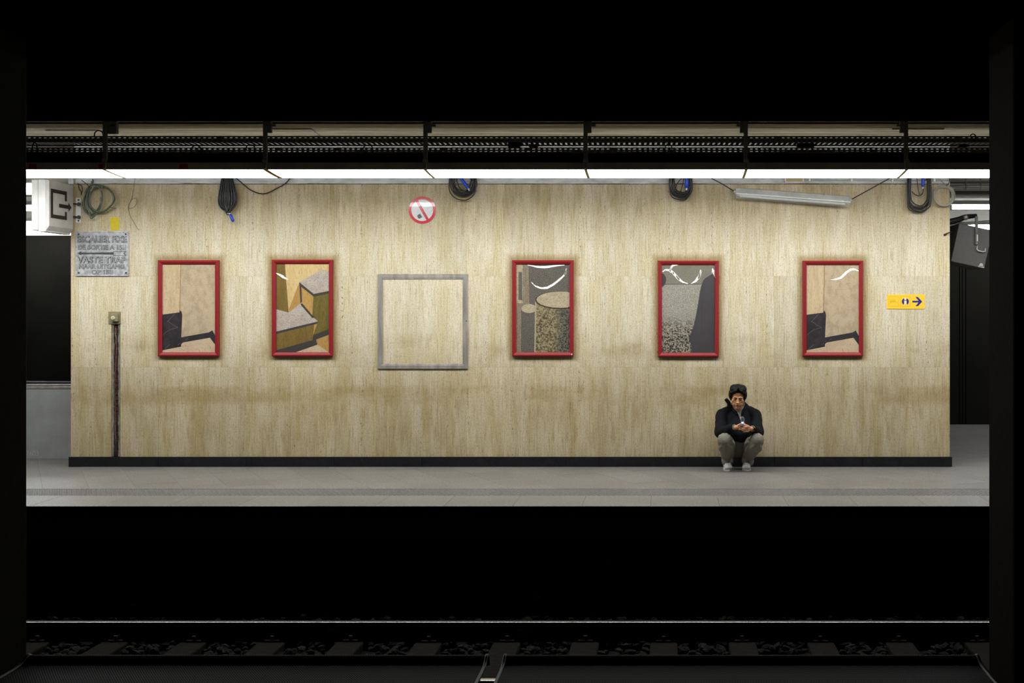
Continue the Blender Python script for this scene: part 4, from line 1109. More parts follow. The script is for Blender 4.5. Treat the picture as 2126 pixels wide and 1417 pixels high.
for s in (0, Lh):
    q = a+ax*s; d_ = -1 if s == 0 else 1
    MB().cyl(q, q+ax*.022*d_, .012, 10).build('cable_gland', M['white_plastic'], t)
tag(MB().tube([P(1468, 362, LYc+.05), P(1478, 370.5, LYc+.03), P(1500, 382, LYc+.01), P(1524, 396.5, LYc)], .0062, 6).build('lamp_cable', M['cable'], smooth=True), 'black cable rising from the left end of the hanging tube lamp', 'cable')
tag(MB().tube([P(1768, 413.5, LYc), P(1800, 396, LYc+.01), P(1845, 371, LYc+.03), P(1858, 362, LYc+.05)], .0062, 6).build('lamp_cable', M['cable'], smooth=True), 'black cable rising from the right end of the hanging tube lamp', 'cable')
# conduit and fuse box on the beam
LY = WY-.03
t = thing('beam_conduit', 'thin grey conduit with clips along the grey beam, right half', 'pipe', P(1800, 374, LY))
MB().tube([P(1670, 373.5, LY), P(1971, 374, LY)], .0065, 8).build('pipe', M['lightgrey'], t, smooth=True)
for k in (1681, 1768, 1853, 1940): MB().bbox(PX(k-2, LY), PX(k+2, LY), LY-.012, WY-.006, PZ(377, LY), PZ(370, LY), .003).build('clip', M['white_plastic'], t)
t = thing('wall_box', 'shallow beige box with pale rim on the grey beam above the hanging lamp', 'box', P(1648, 378, LY))
MB().bbox(PX(1629, LY), PX(1668, LY), LY-.01, WY-.006, PZ(378, LY), PZ(352, LY), .004).build('box', plain('beige_box', srgb(176, 160, 118), .6), t)
m = MB()
for q in ((1629, 1632, 352, 379), (1666, 1669, 352, 379), (1629, 1669, 377, 379.5)): m.bbox(PX(q[0], LY), PX(q[1], LY), LY-.014, LY-.008, PZ(q[3], LY), PZ(q[2], LY), .001)
m.build('rim', plain('pale_pink_rim', srgb(226, 205, 200), .5), t)
# rusty stub at the right edge of the stone
tag(MB().tube([P(1961, 487.5, WY-.002), P(1963, 486.5, WY-.02), P(1967, 483.8, WY-.03), P(1975, 481, WY-.03)], [.013, .010, .007, .0035], 8).build('rusty_stub', plain('rust', (.05, .02, .008), .9), smooth=True), 'rusty bent stub sticking out at the right edge of the stone', 'hook')

# ------------------------------------------------------------------ exit sign box at the left end
ya, yb = 13.97, 14.55
xf = PX(101, ya); z0, z1 = PZ(474, ya), PZ(374, ya)
t = thing('exit_sign', 'grey double-sided exit sign box with black arrow leaving a square', 'sign', (xf-.10, (ya+yb)/2, z0), None)
m = MB(); m.bbox(xf-.19, xf-.115, ya+.01, yb, z0-.02, z1+.01, .012); m.bbox(xf-.11, xf-.03, ya-.005, yb+.002, z0-.035, z1+.01, .008)
m.build('box', plain('sign_box_grey', (.62, .61, .58), .5, nscale=6, namt=.08), t)
fm = MB(); ch = .03
fm.add([(xf, ya+.012, z0+ch), (xf, yb-.005, z0+ch), (xf, yb-.005, z1), (xf, ya+.012, z1), (xf-.03, ya, z0-.02), (xf-.03, yb, z0-.02), (xf-.03, yb, z1+.005), (xf-.03, ya, z1+.005)],
       [(0, 1, 2, 3), (4, 5, 1, 0), (5, 6, 2, 1), (7, 4, 0, 3), (6, 7, 3, 2)])
fm.build('face', plain('sign_face_grey', (.47, .46, .435), .45, nscale=10, namt=.08), t)
zs0, zs1 = z0+ch, z1; ys0, ys1 = ya+.012, yb-.005
U = lambda u, v: (ys0+u*(ys1-ys0), zs1-v*(zs1-zs0))
sy = MB()
def face_poly(pts): 
    q = [U(*p) for p in pts]; sy.add([(xf+.0015, p[0], p[1]) for p in q], [list(range(len(q)))])
# measured on the sign face: u from the near edge, v from the top
face_poly([(.07, .165), (.74, .165), (.74, .30), (.07, .30)][:4]) if False else None
face_poly([(.06, .17), (.73, .17), (.73, .255), (.06, .255)]); face_poly([(.06, .255), (.155, .255), (.155, .735), (.06, .735)])
face_poly([(.06, .735), (.73, .735), (.73, .82), (.06, .82)]); face_poly([(.645, .255), (.73, .255), (.73, .395), (.645, .395)])
face_poly([(.645, .635), (.73, .635), (.73, .735), (.645, .735)])
face_poly([(.40, .475), (.80, .475), (.80, .56), (.40, .56)]); face_poly([(.80, .41), (.93, .518), (.80, .625)])
sy.build('exit_symbol', M['black'], t)
t2 = thing('sign_bracket', 'white wall bracket with two black bolts beside the exit sign', 'bracket', P(163, 462, WY))
MB().bbox(PX(158, WY), PX(168, WY), WY-.008, WY, PZ(462.5, WY), PZ(410, WY), .002).build('plate', M['white_plastic'], t2)
for yy in (415, 458): MB().cyl(P(163, yy, WY-.008), P(163, yy, WY-.013), .010, 10).build('screw', M['screw'], t2)
for yy in (423.5, 450.5):
    MB().tube([P(164, yy, WY-.006), P(163.5, yy, WY-.045)], .020, 14).build('bolt', M['screw'], t2)
    MB().tube([P(163, yy, WY-.035), P(150, yy-1.5, WY-.05)], .007, 8).build('rod', M['screw'], t2)
t3 = MB().bbox(PX(144, WY-.03), PX(155, WY-.03), WY-.062, WY-.008, PZ(383, WY), PZ(352, WY), .004)
tag(t3.build('sign_mount', M['lightgrey']), 'grey mounting block over the far corner of the exit sign', 'bracket')
# ------------------------------------------------------------------ the crouching man
def skinmat():
    t = NT('skin'); n = t.noise(t.pos(), 60, 3, .6)
    t.bump(n, .08, .001)
    t.bsdf.inputs['Subsurface Weight'].default_value = .0
    return t.set(t.mix(t.ramp(n, .3, .7), srgb(190, 134, 98), srgb(206, 152, 114)), .45, 0, .4)
M['skin'] = skinmat()
M['lip'] = plain('lips', srgb(150, 84, 70), .45)
t_ = NT('black_hair'); hn = t_.noise(t_.scale(t_.pos(), (260, 260, 40)), 1, 3, .6); t_.bump(hn, .6, .004)
M['hair'] = t_.set(t_.mix(hn, (.0015, .0014, .0015), (.005, .0045, .0045)), .55, 0, .2)
def cloth(name, col, sc=500, rough=.85, amt=.12):
    t = NT(name); n = t.noise(t.pos(), sc, 2, .5); n2 = t.noise(t.scale(t.pos(), (14, 14, 9)), 1, 3, .55)
    h = t.math('ADD', t.math('MULTIPLY', n, .15), t.math('MULTIPLY', n2, 1.))
    t.bump(h, .55, .02); t.bsdf.inputs['Sheen Weight'].default_value = .0
    return t.set(t.mix(n, tuple(c*(1-amt) for c in col), tuple(c*(1+amt) for c in col)), rough, 0, .2)
M['jacket'] = cloth('black_jacket', (.0042, .0046, .0068))
M['jacket_dark'] = cloth('black_lining', (.004, .004, .005))
M['trousers'] = cloth('olive_grey_cotton', (.215, .205, .158))
M['shirt'] = cloth('light_grey_shirt', (.36, .34, .32))
M['piping'] = plain('pale_zip_piping', (.42, .36, .29), .6)
M['shoe'] = plain('white_leather', (.62, .61, .59), .5, 0, .4, 40, .12)
M['sole'] = plain('off_white_rubber', (.55, .53, .50), .6, 0, .3, 40, .1)
M['lace'] = plain('grey_laces', (.30, .29, .28), .8)
X0 = .795
rootp = (X0, 14.33, 0)
H3 = lambda *a: Vector(a)
# head frame
hc = H3(.774, 14.245, .788)
Rm = Matrix.Rotation(math.radians(-2), 3, 'Z') @ Matrix.Rotation(math.radians(11), 3, 'X') @ Matrix.Rotation(math.radians(3), 3, 'Y')
def hp(x, y, z): return hc+Rm @ Vector((x, -y, z))          # y = forward (towards the camera)
def hell(m, c, r, rot=None): m.ell(hp(*c), r, Rm if rot is None else Rm @ rot, 20, 13)
body = MB()
hell(body, (0, -.018, .040), (.076, .094, .083))
hell(body, (0, .012, -.022), (.067, .070, .080))
hell(body, (0, .028, -.060), (.050, .052, .050))
hell(body, (0, .058, -.096), (.024, .021, .018))
for s in (1, -1):
    hell(body, (s*.041, .043, -.022), (.025, .024, .024))
    hell(body, (s*.044, .004, -.060), (.020, .036, .032))
    hell(body, (s*.029, .0745, .021), (.027, .012, .0075))
    hell(body, (s*.031, .0675, .002), (.0165, .0135, .0098))
    hell(body, (s*.0115, .089, -.0365), (.0085, .0095, .0068))
    hell(body, (s*.026, .054, -.056), (.022, .020, .024))
    hell(body, (s*.077, -.004, -.012), (.009, .015, .027)); hell(body, (s*.083, -.010, -.002), (.006, .013, .019))
body.cap(hp(0, .073, .014), hp(0, .090, -.030), .0075, .0115)
hell(body, (0, .095, -.034), (.0125, .0115, .0095))
hell(body, (0, .0785, -.0605), (.023, .0095, .0062)); hell(body, (0, .0775, -.0715), (.0185, .0100, .0070))
body.cap(hp(0, -.012, -.055), H3(.785, 14.33, .640), .052, .056)
# trunk, hips and legs inside the clothes
body.cap(H3(.79, 14.40, .60), H3(.79, 14.42, .28), .105, .12, 20, flat=((0, 1, 0), .8))
for s in (1, -1):
    body.cap(H3(.79+s*.05, 14.40, .625), H3(.79+s*.165, 14.385, .60), .05, .055)
shL, shR = H3(.612, 14.375, .588), H3(.968, 14.375, .588)
elL, elR = H3(.590, 14.215, .418), H3(.985, 14.215, .418)
wrL, wrR = H3(.736, 13.985, .489), H3(.906, 13.985, .476)
for sh, el_, wr in ((shL, elL, wrL), (shR, elR, wrR)):
    body.cap(sh, el_, .045, .036); body.cap(el_, wr, .036, .024)
hipL, hipR = H3(.72, 14.42, .20), H3(.87, 14.42, .20)
knL, knR = H3(.622, 14.035, .352), H3(.966, 14.035, .350)
anL, anR = H3(.668, 14.345, .085), H3(.886, 14.345, .085)
for h_, k_, a_ in ((hipL, knL, anL), (hipR, knR, anR)):
    body.cap(h_, k_, .062, .048); body.cap(k_, a_, .045, .032)
    body.cap(a_, a_+H3(0, -.08, -.045), .028, .022)
# hands closed around the phone: palm, four bent fingers, thumb leaving the side of the palm
def hand(wr, s, zc, kn):
    """s=+1: hand coming from the left of the picture, fingers pointing right"""
    pa = wr+H3(s*.020, -.010, .002); pb = H3(kn.x, kn.y, kn.z)
    body.cap(wr, pa, .023, .024, 12)
    for j in range(4):
        f = (j-1.5)/1.5
        body.cap(pa+H3(0, -.002+.004*j, -f*.013), pb+H3(0, .004*j, -f*.026), .0135, .0098, 10)
    for j in range(4):
        f = (j-1.5)/1.5; ln_ = (.92, 1.06, 1., .80)[j]; r_ = (.0086, .0090, .0086, .0074)[j]
        k0 = pb+H3(0, .004*j, -f*.026)
        k1 = k0+H3(s*.030*ln_, -.010, -f*-.002-.002)
        k2 = k1+H3(s*.021*ln_, .010, -.003); k3 = k2+H3(s*.010*ln_, .016, -.002)
        body.cap(k0, k1, r_*1.08, r_, 9); body.cap(k1, k2, r_, r_*.94, 9); body.cap(k2, k3, r_*.94, r_*.82, 9)
    th0 = pa+H3(s*.004, .004, .016); th1 = th0+H3(s*.028, -.010, .018); th2 = th1+H3(s*.024, .002, .007); th3 = th2+H3(s*.018, .006, -.002)
    body.cap(th0, th1, .014, .011, 10); body.cap(th1, th2, .0108, .0096, 10); body.cap(th2, th3, .0096, .0078, 10)
hand(wrL, 1, 0, H3(.786, 13.945, .498))
hand(wrR, -1, 0, H3(.866, 13.930, .476))
person = organic(body, 'person', M['skin'], None, .0029, 4, origin=rootp)
tag(person, 'person crouching against the wall in black jacket and olive trousers, looking at a phone', 'person')

# hair
hr = MB()
hell(hr, (0, -.028, .064), (.092, .098, .080))
for s in (1, -1):
    hell(hr, (s*.042, -.004, .096), (.050, .078, .047))
    hell(hr, (s*.079, -.026, .030), (.022, .056, .052))
    hell(hr, (s*.079, .016, .036), (.015, .028, .044))
    hell(hr, (s*.0735, .010, -.012), (.008, .012, .022))
    for j in range(7):
        u = j/6
        a_ = (s*.008, .046+.010*(1-u), .126-.002*j); b_ = (s*(.026+.050*u), .078-.036*u**1.5, .096-.034*u); c_ = (s*(.044+.042*u), .072-.042*u, .072-.044*u)
        hr.cap(hp(*a_), hp(*b_), .014, .013); hr.cap(hp(*b_), hp(*c_), .013, .006)
    for j in range(4): hr.cap(hp(s*(.066+.006*j), .044-.012*j, .062-.004*j), hp(s*(.072+.004*j), .040-.014*j, .020-.012*j), .012, .005)
hell(hr, (0, -.085, -.010), (.070, .040, .072))
organic(hr, 'hair', M['hair'], person, .0034, 5, disp=lambda c, n: .0018*noise.noise(Vector((c.x*140, c.y*140, c.z*30))))
bv = BVHTree.FromObject(person, bpy.context.evaluated_depsgraph_get())
def onface(x, z, off=.0008):
    """a point on the face in front of head coordinates x,z"""
    o_ = hp(x, .25, z)-Vector(person.location); d_ = (Rm @ Vector((0, 1, 0)))
    h_ = bv.ray_cast(o_, d_, .4)
    if h_[0] is None: return hp(x, .08, z)
    return h_[0]+Vector(person.location)-d_*off
eb = MB()
for s in (1, -1):
    eb.tube([onface(s*x_, z_) for x_, z_ in ((.011, .0175), (.020, .0215), (.032, .0238), (.042, .0215), (.048, .0165))], [.0018, .0030, .0030, .0024, .0010], 6)
eb.build('eyebrows', M['hair'], person)
for s in (1, -1):
    MB().tube([onface(s*x_, z_, .0004) for x_, z_ in ((.0165, -.0035), (.022, -.0062), (.030, -.0078), (.039, -.0064), (.0455, -.0025))], [.0009, .0019, .0023, .0019, .0009], 6).build('eyelashes', M['hair'], person)
    nm = MB(); q = hp(s*.0065, .0985, -.0445)
lp = MB()
lp.tube([onface(x_, z_, .0002) for x_, z_ in ((-.020, -.0650), (-.011, -.0615), (-.004, -.0595), (0, -.0605), (.004, -.0595), (.011, -.0615), (.020, -.0650))], [.0008, .0028, .0034, .003, .0034, .0028, .0008], 6)
lp.tube([onface(x_, z_, .0002) for x_, z_ in ((-.017, -.0672), (-.009, -.0718), (0, -.073), (.009, -.0718), (.017, -.0672))], [.0008, .0034, .0042, .0034, .0008], 6)
lp.build('lips', M['lip'], person, smooth=True)
tag(MB().tube([onface(x_, z_, .0022) for x_, z_ in ((-.021, -.0662), (-.008, -.0655), (.008, -.0655), (.021, -.0662))], .0008, 5).build('mouth_line', M['hair'], person), None)

# jacket
jk = MB()
jk.cap(H3(.79, 14.41, .60), H3(.79, 14.40, .36), .150, .165, 24, flat=((0, 1, 0), .72))
jk.cap(H3(.79, 14.36, .56), H3(.79, 14.29, .44), .130, .140, 24, flat=((0, 1, 0), .75))
jk.cap(H3(.70, 14.40, .635), shL+H3(-.002, 0, .000), .060, .070, 16); jk.cap(H3(.88, 14.40, .635), shR+H3(.002, 0, .000), .060, .070, 16)
jk.cap(shL, elL+H3(-.005, 0, 0), .074, .066, 16); jk.cap(shR, elR+H3(.005, 0, 0), .074, .066, 16)
jk.cap(elL+H3(-.002, 0, -.005), wrL+H3(-.022, .03, -.004), .066, .040, 16); jk.cap(elR+H3(.002, 0, -.005), wrR+H3(.022, .03, -.004), .066, .040, 16)
jk.cap(H3(.79, 14.39, .625), H3(.785, 14.33, .655), .085, .066, 20)
jk.cap(H3(.70, 14.29, .385), H3(.88, 14.29, .385), .078, .078, 16)
def fold(k, a, s_=(9, 9, 5)): return lambda c, n: a*(noise.noise(Vector((c.x*s_[0]*k, c.y*s_[1]*k, c.z*s_[2]*k)))+.5*noise.noise(Vector((c.x*20+5, c.y*20, c.z*11))))
jo = organic(jk, 'jacket', M['jacket'], person, .0055, 5, disp=fold(1.6, .011))
bj = BVHTree.FromObject(jo, bpy.context.evaluated_depsgraph_get())
pl_ = Vector(person.location)
def onj(x, z, off=.002):
    h_ = bj.ray_cast(Vector((x, 13.2, z))-pl_, Vector((0, 1, 0)), 3)
    return (h_[0]+pl_-Vector((0, off, 0))) if h_[0] is not None else None
pz = lambda px_, py_, Y=14.22: (PX(px_, Y), PZ(py_, Y))
# open collar: shirt showing in the V, pale piping, upturned collar
def drape(name, left, right, off, mat, nu=6, parent=person):
    vs = []; n = len(left)
    for (a, b) in zip(left, right):
        for i in range(nu+1):
            u = i/nu; x_ = a[0]+(b[0]-a[0])*u; z_ = a[1]+(b[1]-a[1])*u
            p = onj(x_, z_, off); p = p if p is not None else Vector((x_, 14.2, z_))
            vs.append(p)
    fs = [(i*(nu+1)+j, (i+1)*(nu+1)+j, (i+1)*(nu+1)+j+1, i*(nu+1)+j+1) for i in range(n-1) for j in range(nu)]
    return MB().add(vs, fs).build(name, mat, parent, smooth=True)
def interp(pts, n):
    out = []
    for k in range(n+1):
        t_ = k/n*(len(pts)-1); i = min(int(t_), len(pts)-2); f = t_-i
        out.append(pz(pts[i][0]+(pts[i+1][0]-pts[i][0])*f, pts[i][1]+(pts[i+1][1]-pts[i][1])*f))
    return out
drape('shirt', interp([(1526.5, 849), (1531, 856), (1534.5, 862), (1537.2, 869.5)], 10), interp([(1538.5, 849), (1538.5, 855), (1538.2, 862), (1538.4, 869.5)], 10), .0025, M['shirt'])
def strip(name, pts, r, mat, off=.004):
    ps = [onj(*pz(*p), off) or Vector((pz(*p)[0], 14.2, pz(*p)[1])) for p in pts]
    return MB().tube(smoothpts([tuple(p) for p in ps], 5), r, 6).build(name, mat, person, smooth=True)
strip('zip_piping', [(1546.5, 836.5), (1546, 842), (1542.5, 848), (1539.6, 853), (1538.2, 862), (1538.4, 871)], .0035, M['piping'])
strip('zip_piping', [(1516.5, 836), (1519.5, 842.5), (1526, 849), (1531.5, 856), (1535, 863), (1537.4, 871)], .0022, M['piping'])
cl_ = MB()
cl_.cap(H3(.700, 14.375, .690), H3(.722, 14.285, .660), .020, .014, 10, flat=((1, 0, 0), .55)); cl_.cap(H3(.722, 14.285, .662), H3(.757, 14.235, .612), .017, .012, 10, flat=((.6, .8, 0), .5))
cl_.cap(H3(.872, 14.375, .688), H3(.850, 14.285, .664), .020, .014, 10, flat=((1, 0, 0), .55)); cl_.cap(H3(.850, 14.285, .664), H3(.816, 14.235, .612), .017, .012, 10, flat=((-.6, .8, 0), .5))
cl_.cap(H3(.700, 14.375, .690), H3(.786, 14.425, .692), .020, .020, 10); cl_.cap(H3(.786, 14.425, .692), H3(.872, 14.375, .688), .020, .020, 10)
cl_.prism([(PX(a, 14.31), PZ(b, 14.31)) for a, b in ((1503.5, 829.5), (1509, 825.5), (1516.5, 833), (1520, 845), (1508, 847), (1510, 838.5))], 14.29, 14.325)
organic(cl_, 'collar', M['jacket'], person, .005, 3)
drape('pocket_flap', [pz(1552, 858), pz(1552, 861)], [pz(1564, 861.5), pz(1564, 864.5)], .003, M['jacket_dark'])
for wr, s in ((wrL, -1), (wrR, 1)):
    d_ = (wr-(elL if s < 0 else elR)).normalized(); c0_ = wr+H3(s*.010, .012, -.002)
    MB().tube([c0_-d_*.02, c0_-d_*.006, c0_+d_*.006], [.041, .040, .036], 18, caps=True).build('jacket_cuff', M['jacket_dark'], person, smooth=True, angle=.8)
    u = d_.orthogonal().normalized(); v = d_.cross(u)
    MB().tube([c0_+d_*.005+(u*math.cos(a_)+v*math.sin(a_))*.030 for a_ in [i*math.pi/10 for i in range(20)]], .0030, 6, closed=True).build('shirt_cuff', M['shirt'], person, smooth=True)
# trousers
tr_ = MB()
tr_.cap(H3(.75, 14.45, .235), H3(.84, 14.45, .235), .115, .115, 20)
tr_.cap(H3(.74, 14.33, .315), H3(.84, 14.33, .315), .070, .070, 16); tr_.cap(H3(.79, 14.36, .28), H3(.79, 14.44, .22), .075, .09, 16)
for h_, k_, a_, s in ((hipL, knL, anL, -1), (hipR, knR, anR, 1)):
    tr_.cap(h_+H3(s*.02, 0, .02), k_+H3(0, .012, -.004), .095, .078, 18)
    tr_.cap(k_, k_+H3(-s*.012, .05, -.055), .076, .078, 18)
    tr_.cap(k_+H3(-s*.008, .02, -.04), a_+H3(s*.006, -.02, .055), .080, .062, 18)
    tr_.cap(a_+H3(s*.004, -.025, .060), a_+H3(0, -.03, .014), .064, .068, 18)
    tr_.cap(k_+H3(s*.005, .06, -.09), h_+H3(s*.03, -.08, -.02), .056, .070, 14)
def tfold(c, n):
    v = 0
    for k_, a_, s in ((knL, anL, -1), (knR, anR, 1)):
        d_ = (c-k_); r_ = math.hypot(d_.x, d_.z)
        if d_.length < .34 and (c.x-.79)*s > -.05:
            an = math.atan2(d_.z, d_.x*s); v += .0065*math.sin(an*11+2*noise.noise(c*6))*min(1, max(0, (r_-.055)/.05))*max(0, 1-d_.length/.36)
    return v+.005*noise.noise(Vector((c.x*16, c.y*16, c.z*9)))
to = organic(tr_, 'trousers', M['trousers'], person, .0055, 3, disp=tfold)
hm_ = None
# shoes
for s, ax_ in ((-1, .665), (1, .873)):
    sc = MB(); yaw = math.radians(6*s); c_, s_ = math.cos(yaw), math.sin(yaw)
    L_ = lambda x, y, z: H3(ax_+x*c_-y*s_*-1, 14.30+y*c_+x*s_, z)
    # y: -.13 toe (towards the camera) .. +.13 heel
    def rot(m, x, y, z, rx, ry, rz): m.ell(L_(x, y, z), (rx, ry, rz), Matrix.Rotation(yaw, 3, 'Z'), 16, 10)
    up = MB()
    rot(up, 0, -.085, .036, .046, .050, .030); rot(up, 0, -.045, .046, .044, .060, .040); rot(up, 0, .03, .056, .040, .075, .050); rot(up, 0, .085, .055, .036, .045, .050)
    up.cap(L_(0, .02, .075), L_(0, .06, .095), .040, .038, 14)
    def flatten(c, n): return 0
    us = organic(up, 'shoe', M['shoe'], person, .004, 4)
    off = wloc(us)
    for v in us.data.vertices:
        if v.co.z+off.z < .016: v.co.z = .016-off.z
    so = MB(); ring = []
    for i in range(28):
        a_ = 2*math.pi*i/28; w_ = .049 if math.sin(a_) < 0 else .041
        ring.append((w_*math.cos(a_)*(1-.0*abs(math.sin(a_))), .138*math.sin(a_)))
    vs = [L_(x, y, .0005) for x, y in ring]+[L_(x*1.02, y*1.01, .008) for x, y in ring]+[L_(x*.985, y*.985, .019) for x, y in ring]+[L_(x*.9, y*.93, .021) for x, y in ring]
    fs = [tuple(range(27, -1, -1)), tuple(range(84, 112))]+[(j*28+i, j*28+(i+1) % 28, (j+1)*28+(i+1) % 28, (j+1)*28+i) for j in range(3) for i in range(28)]
    so.add(vs, fs).build('sole', M['sole'], us, smooth=True, angle=.8)
    la = MB()
    for k in range(4):
        yy = -.088+k*.020; zz_ = .0655+k*.0085
        la.tube([L_(-.026, yy+.006, zz_-.012), L_(-.010, yy, zz_+.001), L_(.010, yy+.003, zz_+.001), L_(.026, yy+.008, zz_-.012)], .0032, 5)
    la.tube([L_(0, -.05, .090), L_(-.018, -.07, .088), L_(-.034, -.075, .060)], .0026, 5); la.tube([L_(0, -.05, .090), L_(.02, -.07, .086), L_(.036, -.075, .055)], .0026, 5)
    la.build('laces', M['lace'], us, smooth=True)
# phone
pc = H3(PX(1541.3, 13.95), 13.93, .512)
t = thing('mobile_phone', 'small silver folding phone with lit display held in both hands', 'phone', pc)
MB().bbox(pc.x-.022, pc.x+.022, pc.y-.002, pc.y+.075, .505, .518, .005).build('keypad_half', plain('silver_phone', (.30, .31, .32), .35, .3), t)
lid = MB(); ring = []
for i in range(24):
    a_ = 2*math.pi*i/24; ring.append((pc.x+.020*math.copysign(abs(math.cos(a_))**.75, math.cos(a_)), .565+.046*math.copysign(abs(math.sin(a_))**.8, math.sin(a_))))
lid.prism(ring, pc.y-.010, pc.y+.002); lid.build('lid', bpy.data.materials['silver_phone'], t, smooth=True, angle=.6)
MB().cyl(H3(pc.x-.018, pc.y-.004, .517), H3(pc.x+.018, pc.y-.004, .517), .007, 12).build('hinge', bpy.data.materials['silver_phone'], t)
MB().bbox(pc.x-.012, pc.x+.012, pc.y-.012, pc.y-.009, .535, .553, .002).build('display', emit('lit_phone_display', (.62, .62, 1.), 1.5), t)
MB().prism([(pc.x+.011*math.cos(i*math.pi/8), .580+.017*math.sin(i*math.pi/8)) for i in range(16)], pc.y-.0115, pc.y-.009).build('lid_window', plain('dark_phone_window', (.10, .11, .12), .2), t)
# ------------------------------------------------------------------ track: one railway track and its bed
BZ = -.93
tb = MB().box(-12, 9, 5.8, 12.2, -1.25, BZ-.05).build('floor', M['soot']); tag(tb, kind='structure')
tb.name = 'floor'
RT = EYE-(1290-VY)*10.6/F
rp = [(-.035, 0), (.035, 0), (.035, -.030), (.010, -.045), (.008, -.120), (.065, -.135), (.070, -.150), (-.070, -.150), (-.065, -.135), (-.008, -.120), (-.010, -.045), (-.035, -.030)]
tk = thing('railway_track', 'railway track with one bright rail, below the platform', 'railway track', (-1.5, 9.9, BZ))
SLX = [PX(880+166*k, 10.3) for k in range(-7, 9)]
def rail(y0, tilt=.0):
    xa, xb = -11.5, 8.5
    m = MB(); n = len(rp)
    body_ = [(y0+a, RT-.004+b if b > -.04 else RT+b) for a, b in rp]
    m.extrude_x(body_, xa, xb)
    o = m.build('rail', M['rail'], tk)
    hd = MB(); prof = []
    for i in range(7):
        a_ = math.pi/2*i/6; prof.append((y0-.0365+.009*(1-math.sin(a_)) if False else y0-.0365+.012*(1-math.cos(a_)), RT-.012+.012*math.sin(a_)))
    prof += [(y0+.030, RT), (y0+.036, RT-.008), (y0+.036, RT-.012)]
    hd.extrude_x(prof, xa, xb); hd.build('polished_head', M['railtop'], o, smooth=True, angle=.7)
    return o
r1 = rail(10.62); r2 = rail(8.93)
for o in (r1,):
    pass
for px_, py_, lab in ((690.5, 1304, 1), (1085.5, 1309, 2)):
    yy = 10.605; lb = MB(); lb.box(PX(px_-11.5, yy), PX(px_+11.5, yy), yy-.002, yy+.0, PZ(py_+5.8, yy), PZ(py_-5.8, yy), 0)
    for k in range(7): lb.box(PX(px_+1+k*1.35, yy), PX(px_+1.6+k*1.35, yy), yy-.003, yy-.002, PZ(py_+4.5, yy), PZ(py_-5, yy), 1)
    for k in range(3): lb.box(PX(px_-10, yy), PX(px_-2, yy), yy-.003, yy-.002, PZ(py_-2.4+k*2.6, yy), PZ(py_-3.2+k*2.6, yy), 1)
    tag(lb.build('paper_label', [plain('grey_label', (.7, .7, .64), .7), M['black']], r1), 'pale label with bars stuck on the rail web')
sb = MB().bbox(-.11, .11, 8.45, 11.15, BZ-.12, BZ+.008, .012).mesh('sleeper', M['sleeper'])
cb = MB()
for y_ in (10.62, 8.93):
    for s in (-1, 1):
        cb.bbox(-.06, .06, y_+s*.085-.035, y_+s*.085+.035, BZ+.008, BZ+.024, .004); cb.cyl((0, y_+s*.10, BZ+.02), (0, y_+s*.10, BZ+.055), .016, 8); cb.bbox(-.03, .03, y_+s*.072-.02, y_+s*.072+.02, BZ+.020, BZ+.040, .006)
cb = cb.mesh('rail_fastening', plain('greasy_fastening', (.006, .005, .004), .6, .3))
for x_ in SLX:
    o = from_mesh('sleeper', sb, tk, (x_, 0, R.uniform(-.004, .004))); c_ = bpy.data.objects.new('rail_fastening', cb); C.objects.link(c_); c_.parent = o
# ballast: single stones where they show largest, the rest joined
def stone_mesh(seed, name='stone'):
    rr_ = random.Random(seed); bm = bmesh.new(); bmesh.ops.create_icosphere(bm, subdivisions=1, radius=1)
    for v in bm.verts: v.co = Vector((v.co.x*.034, v.co.y*.026, v.co.z*.020))*rr_.uniform(.72, 1.25)
    me = bpy.data.meshes.new(name); bm.to_mesh(me); bm.free(); me.materials.append(M['ballast' if seed % 4 else 'ballast2']); return me
SM = [stone_mesh(i) for i in range(8)]
def free(x, y): return all(abs(x-s) > .13 or y > 11.15 for s in SLX)
def bedz(y):  # heaped behind the far rail
    return BZ-.035+(.05 if 10.72 < y < 11.5 else 0)
n = 0
while n < 300:
    x_ = R.uniform(PX(57, 10.4), PX(2052, 10.4)); y_ = R.choice((R.uniform(10.24, 10.54), R.uniform(10.24, 10.54), R.uniform(10.76, 11.0)))
    if not free(x_, y_): continue
    o = bpy.data.objects.new('stone', R.choice(SM)); C.objects.link(o); o.parent = tb
    sc = R.uniform(.8, 1.5); o.location = Vector((x_, y_, bedz(y_)+R.uniform(.0, .035)))-wloc(tb); o.scale = (sc, sc, sc); o.rotation_euler = (R.uniform(-.5, .5), R.uniform(-.5, .5), R.uniform(0, 6.28)); n += 1
bl = MB(); basev = [[v.co.copy() for v in m.vertices] for m in SM]; basef = [[list(p.vertices) for p in m.polygons] for m in SM]
for k in range(7500):
    x_ = R.uniform(-8.2, 6.2); y_ = R.uniform(8.4, 12.17)
    if not free(x_, y_): continue
    i = R.randrange(8); M_ = Matrix.Rotation(R.uniform(0, 6.28), 3, 'Z') @ Matrix.Rotation(R.uniform(-.5, .5), 3, 'X'); sc = R.uniform(.8, 1.4); p = Vector((x_, y_, bedz(y_)+R.uniform(-.015, .018)))
    bl.add([p+M_ @ v*sc for v in basev[i]], basef[i], 0 if R.random() < .8 else 1)
bo = bl.build('ballast', [M['ballast'], M['ballast2']], tb); bo['kind'] = 'stuff'

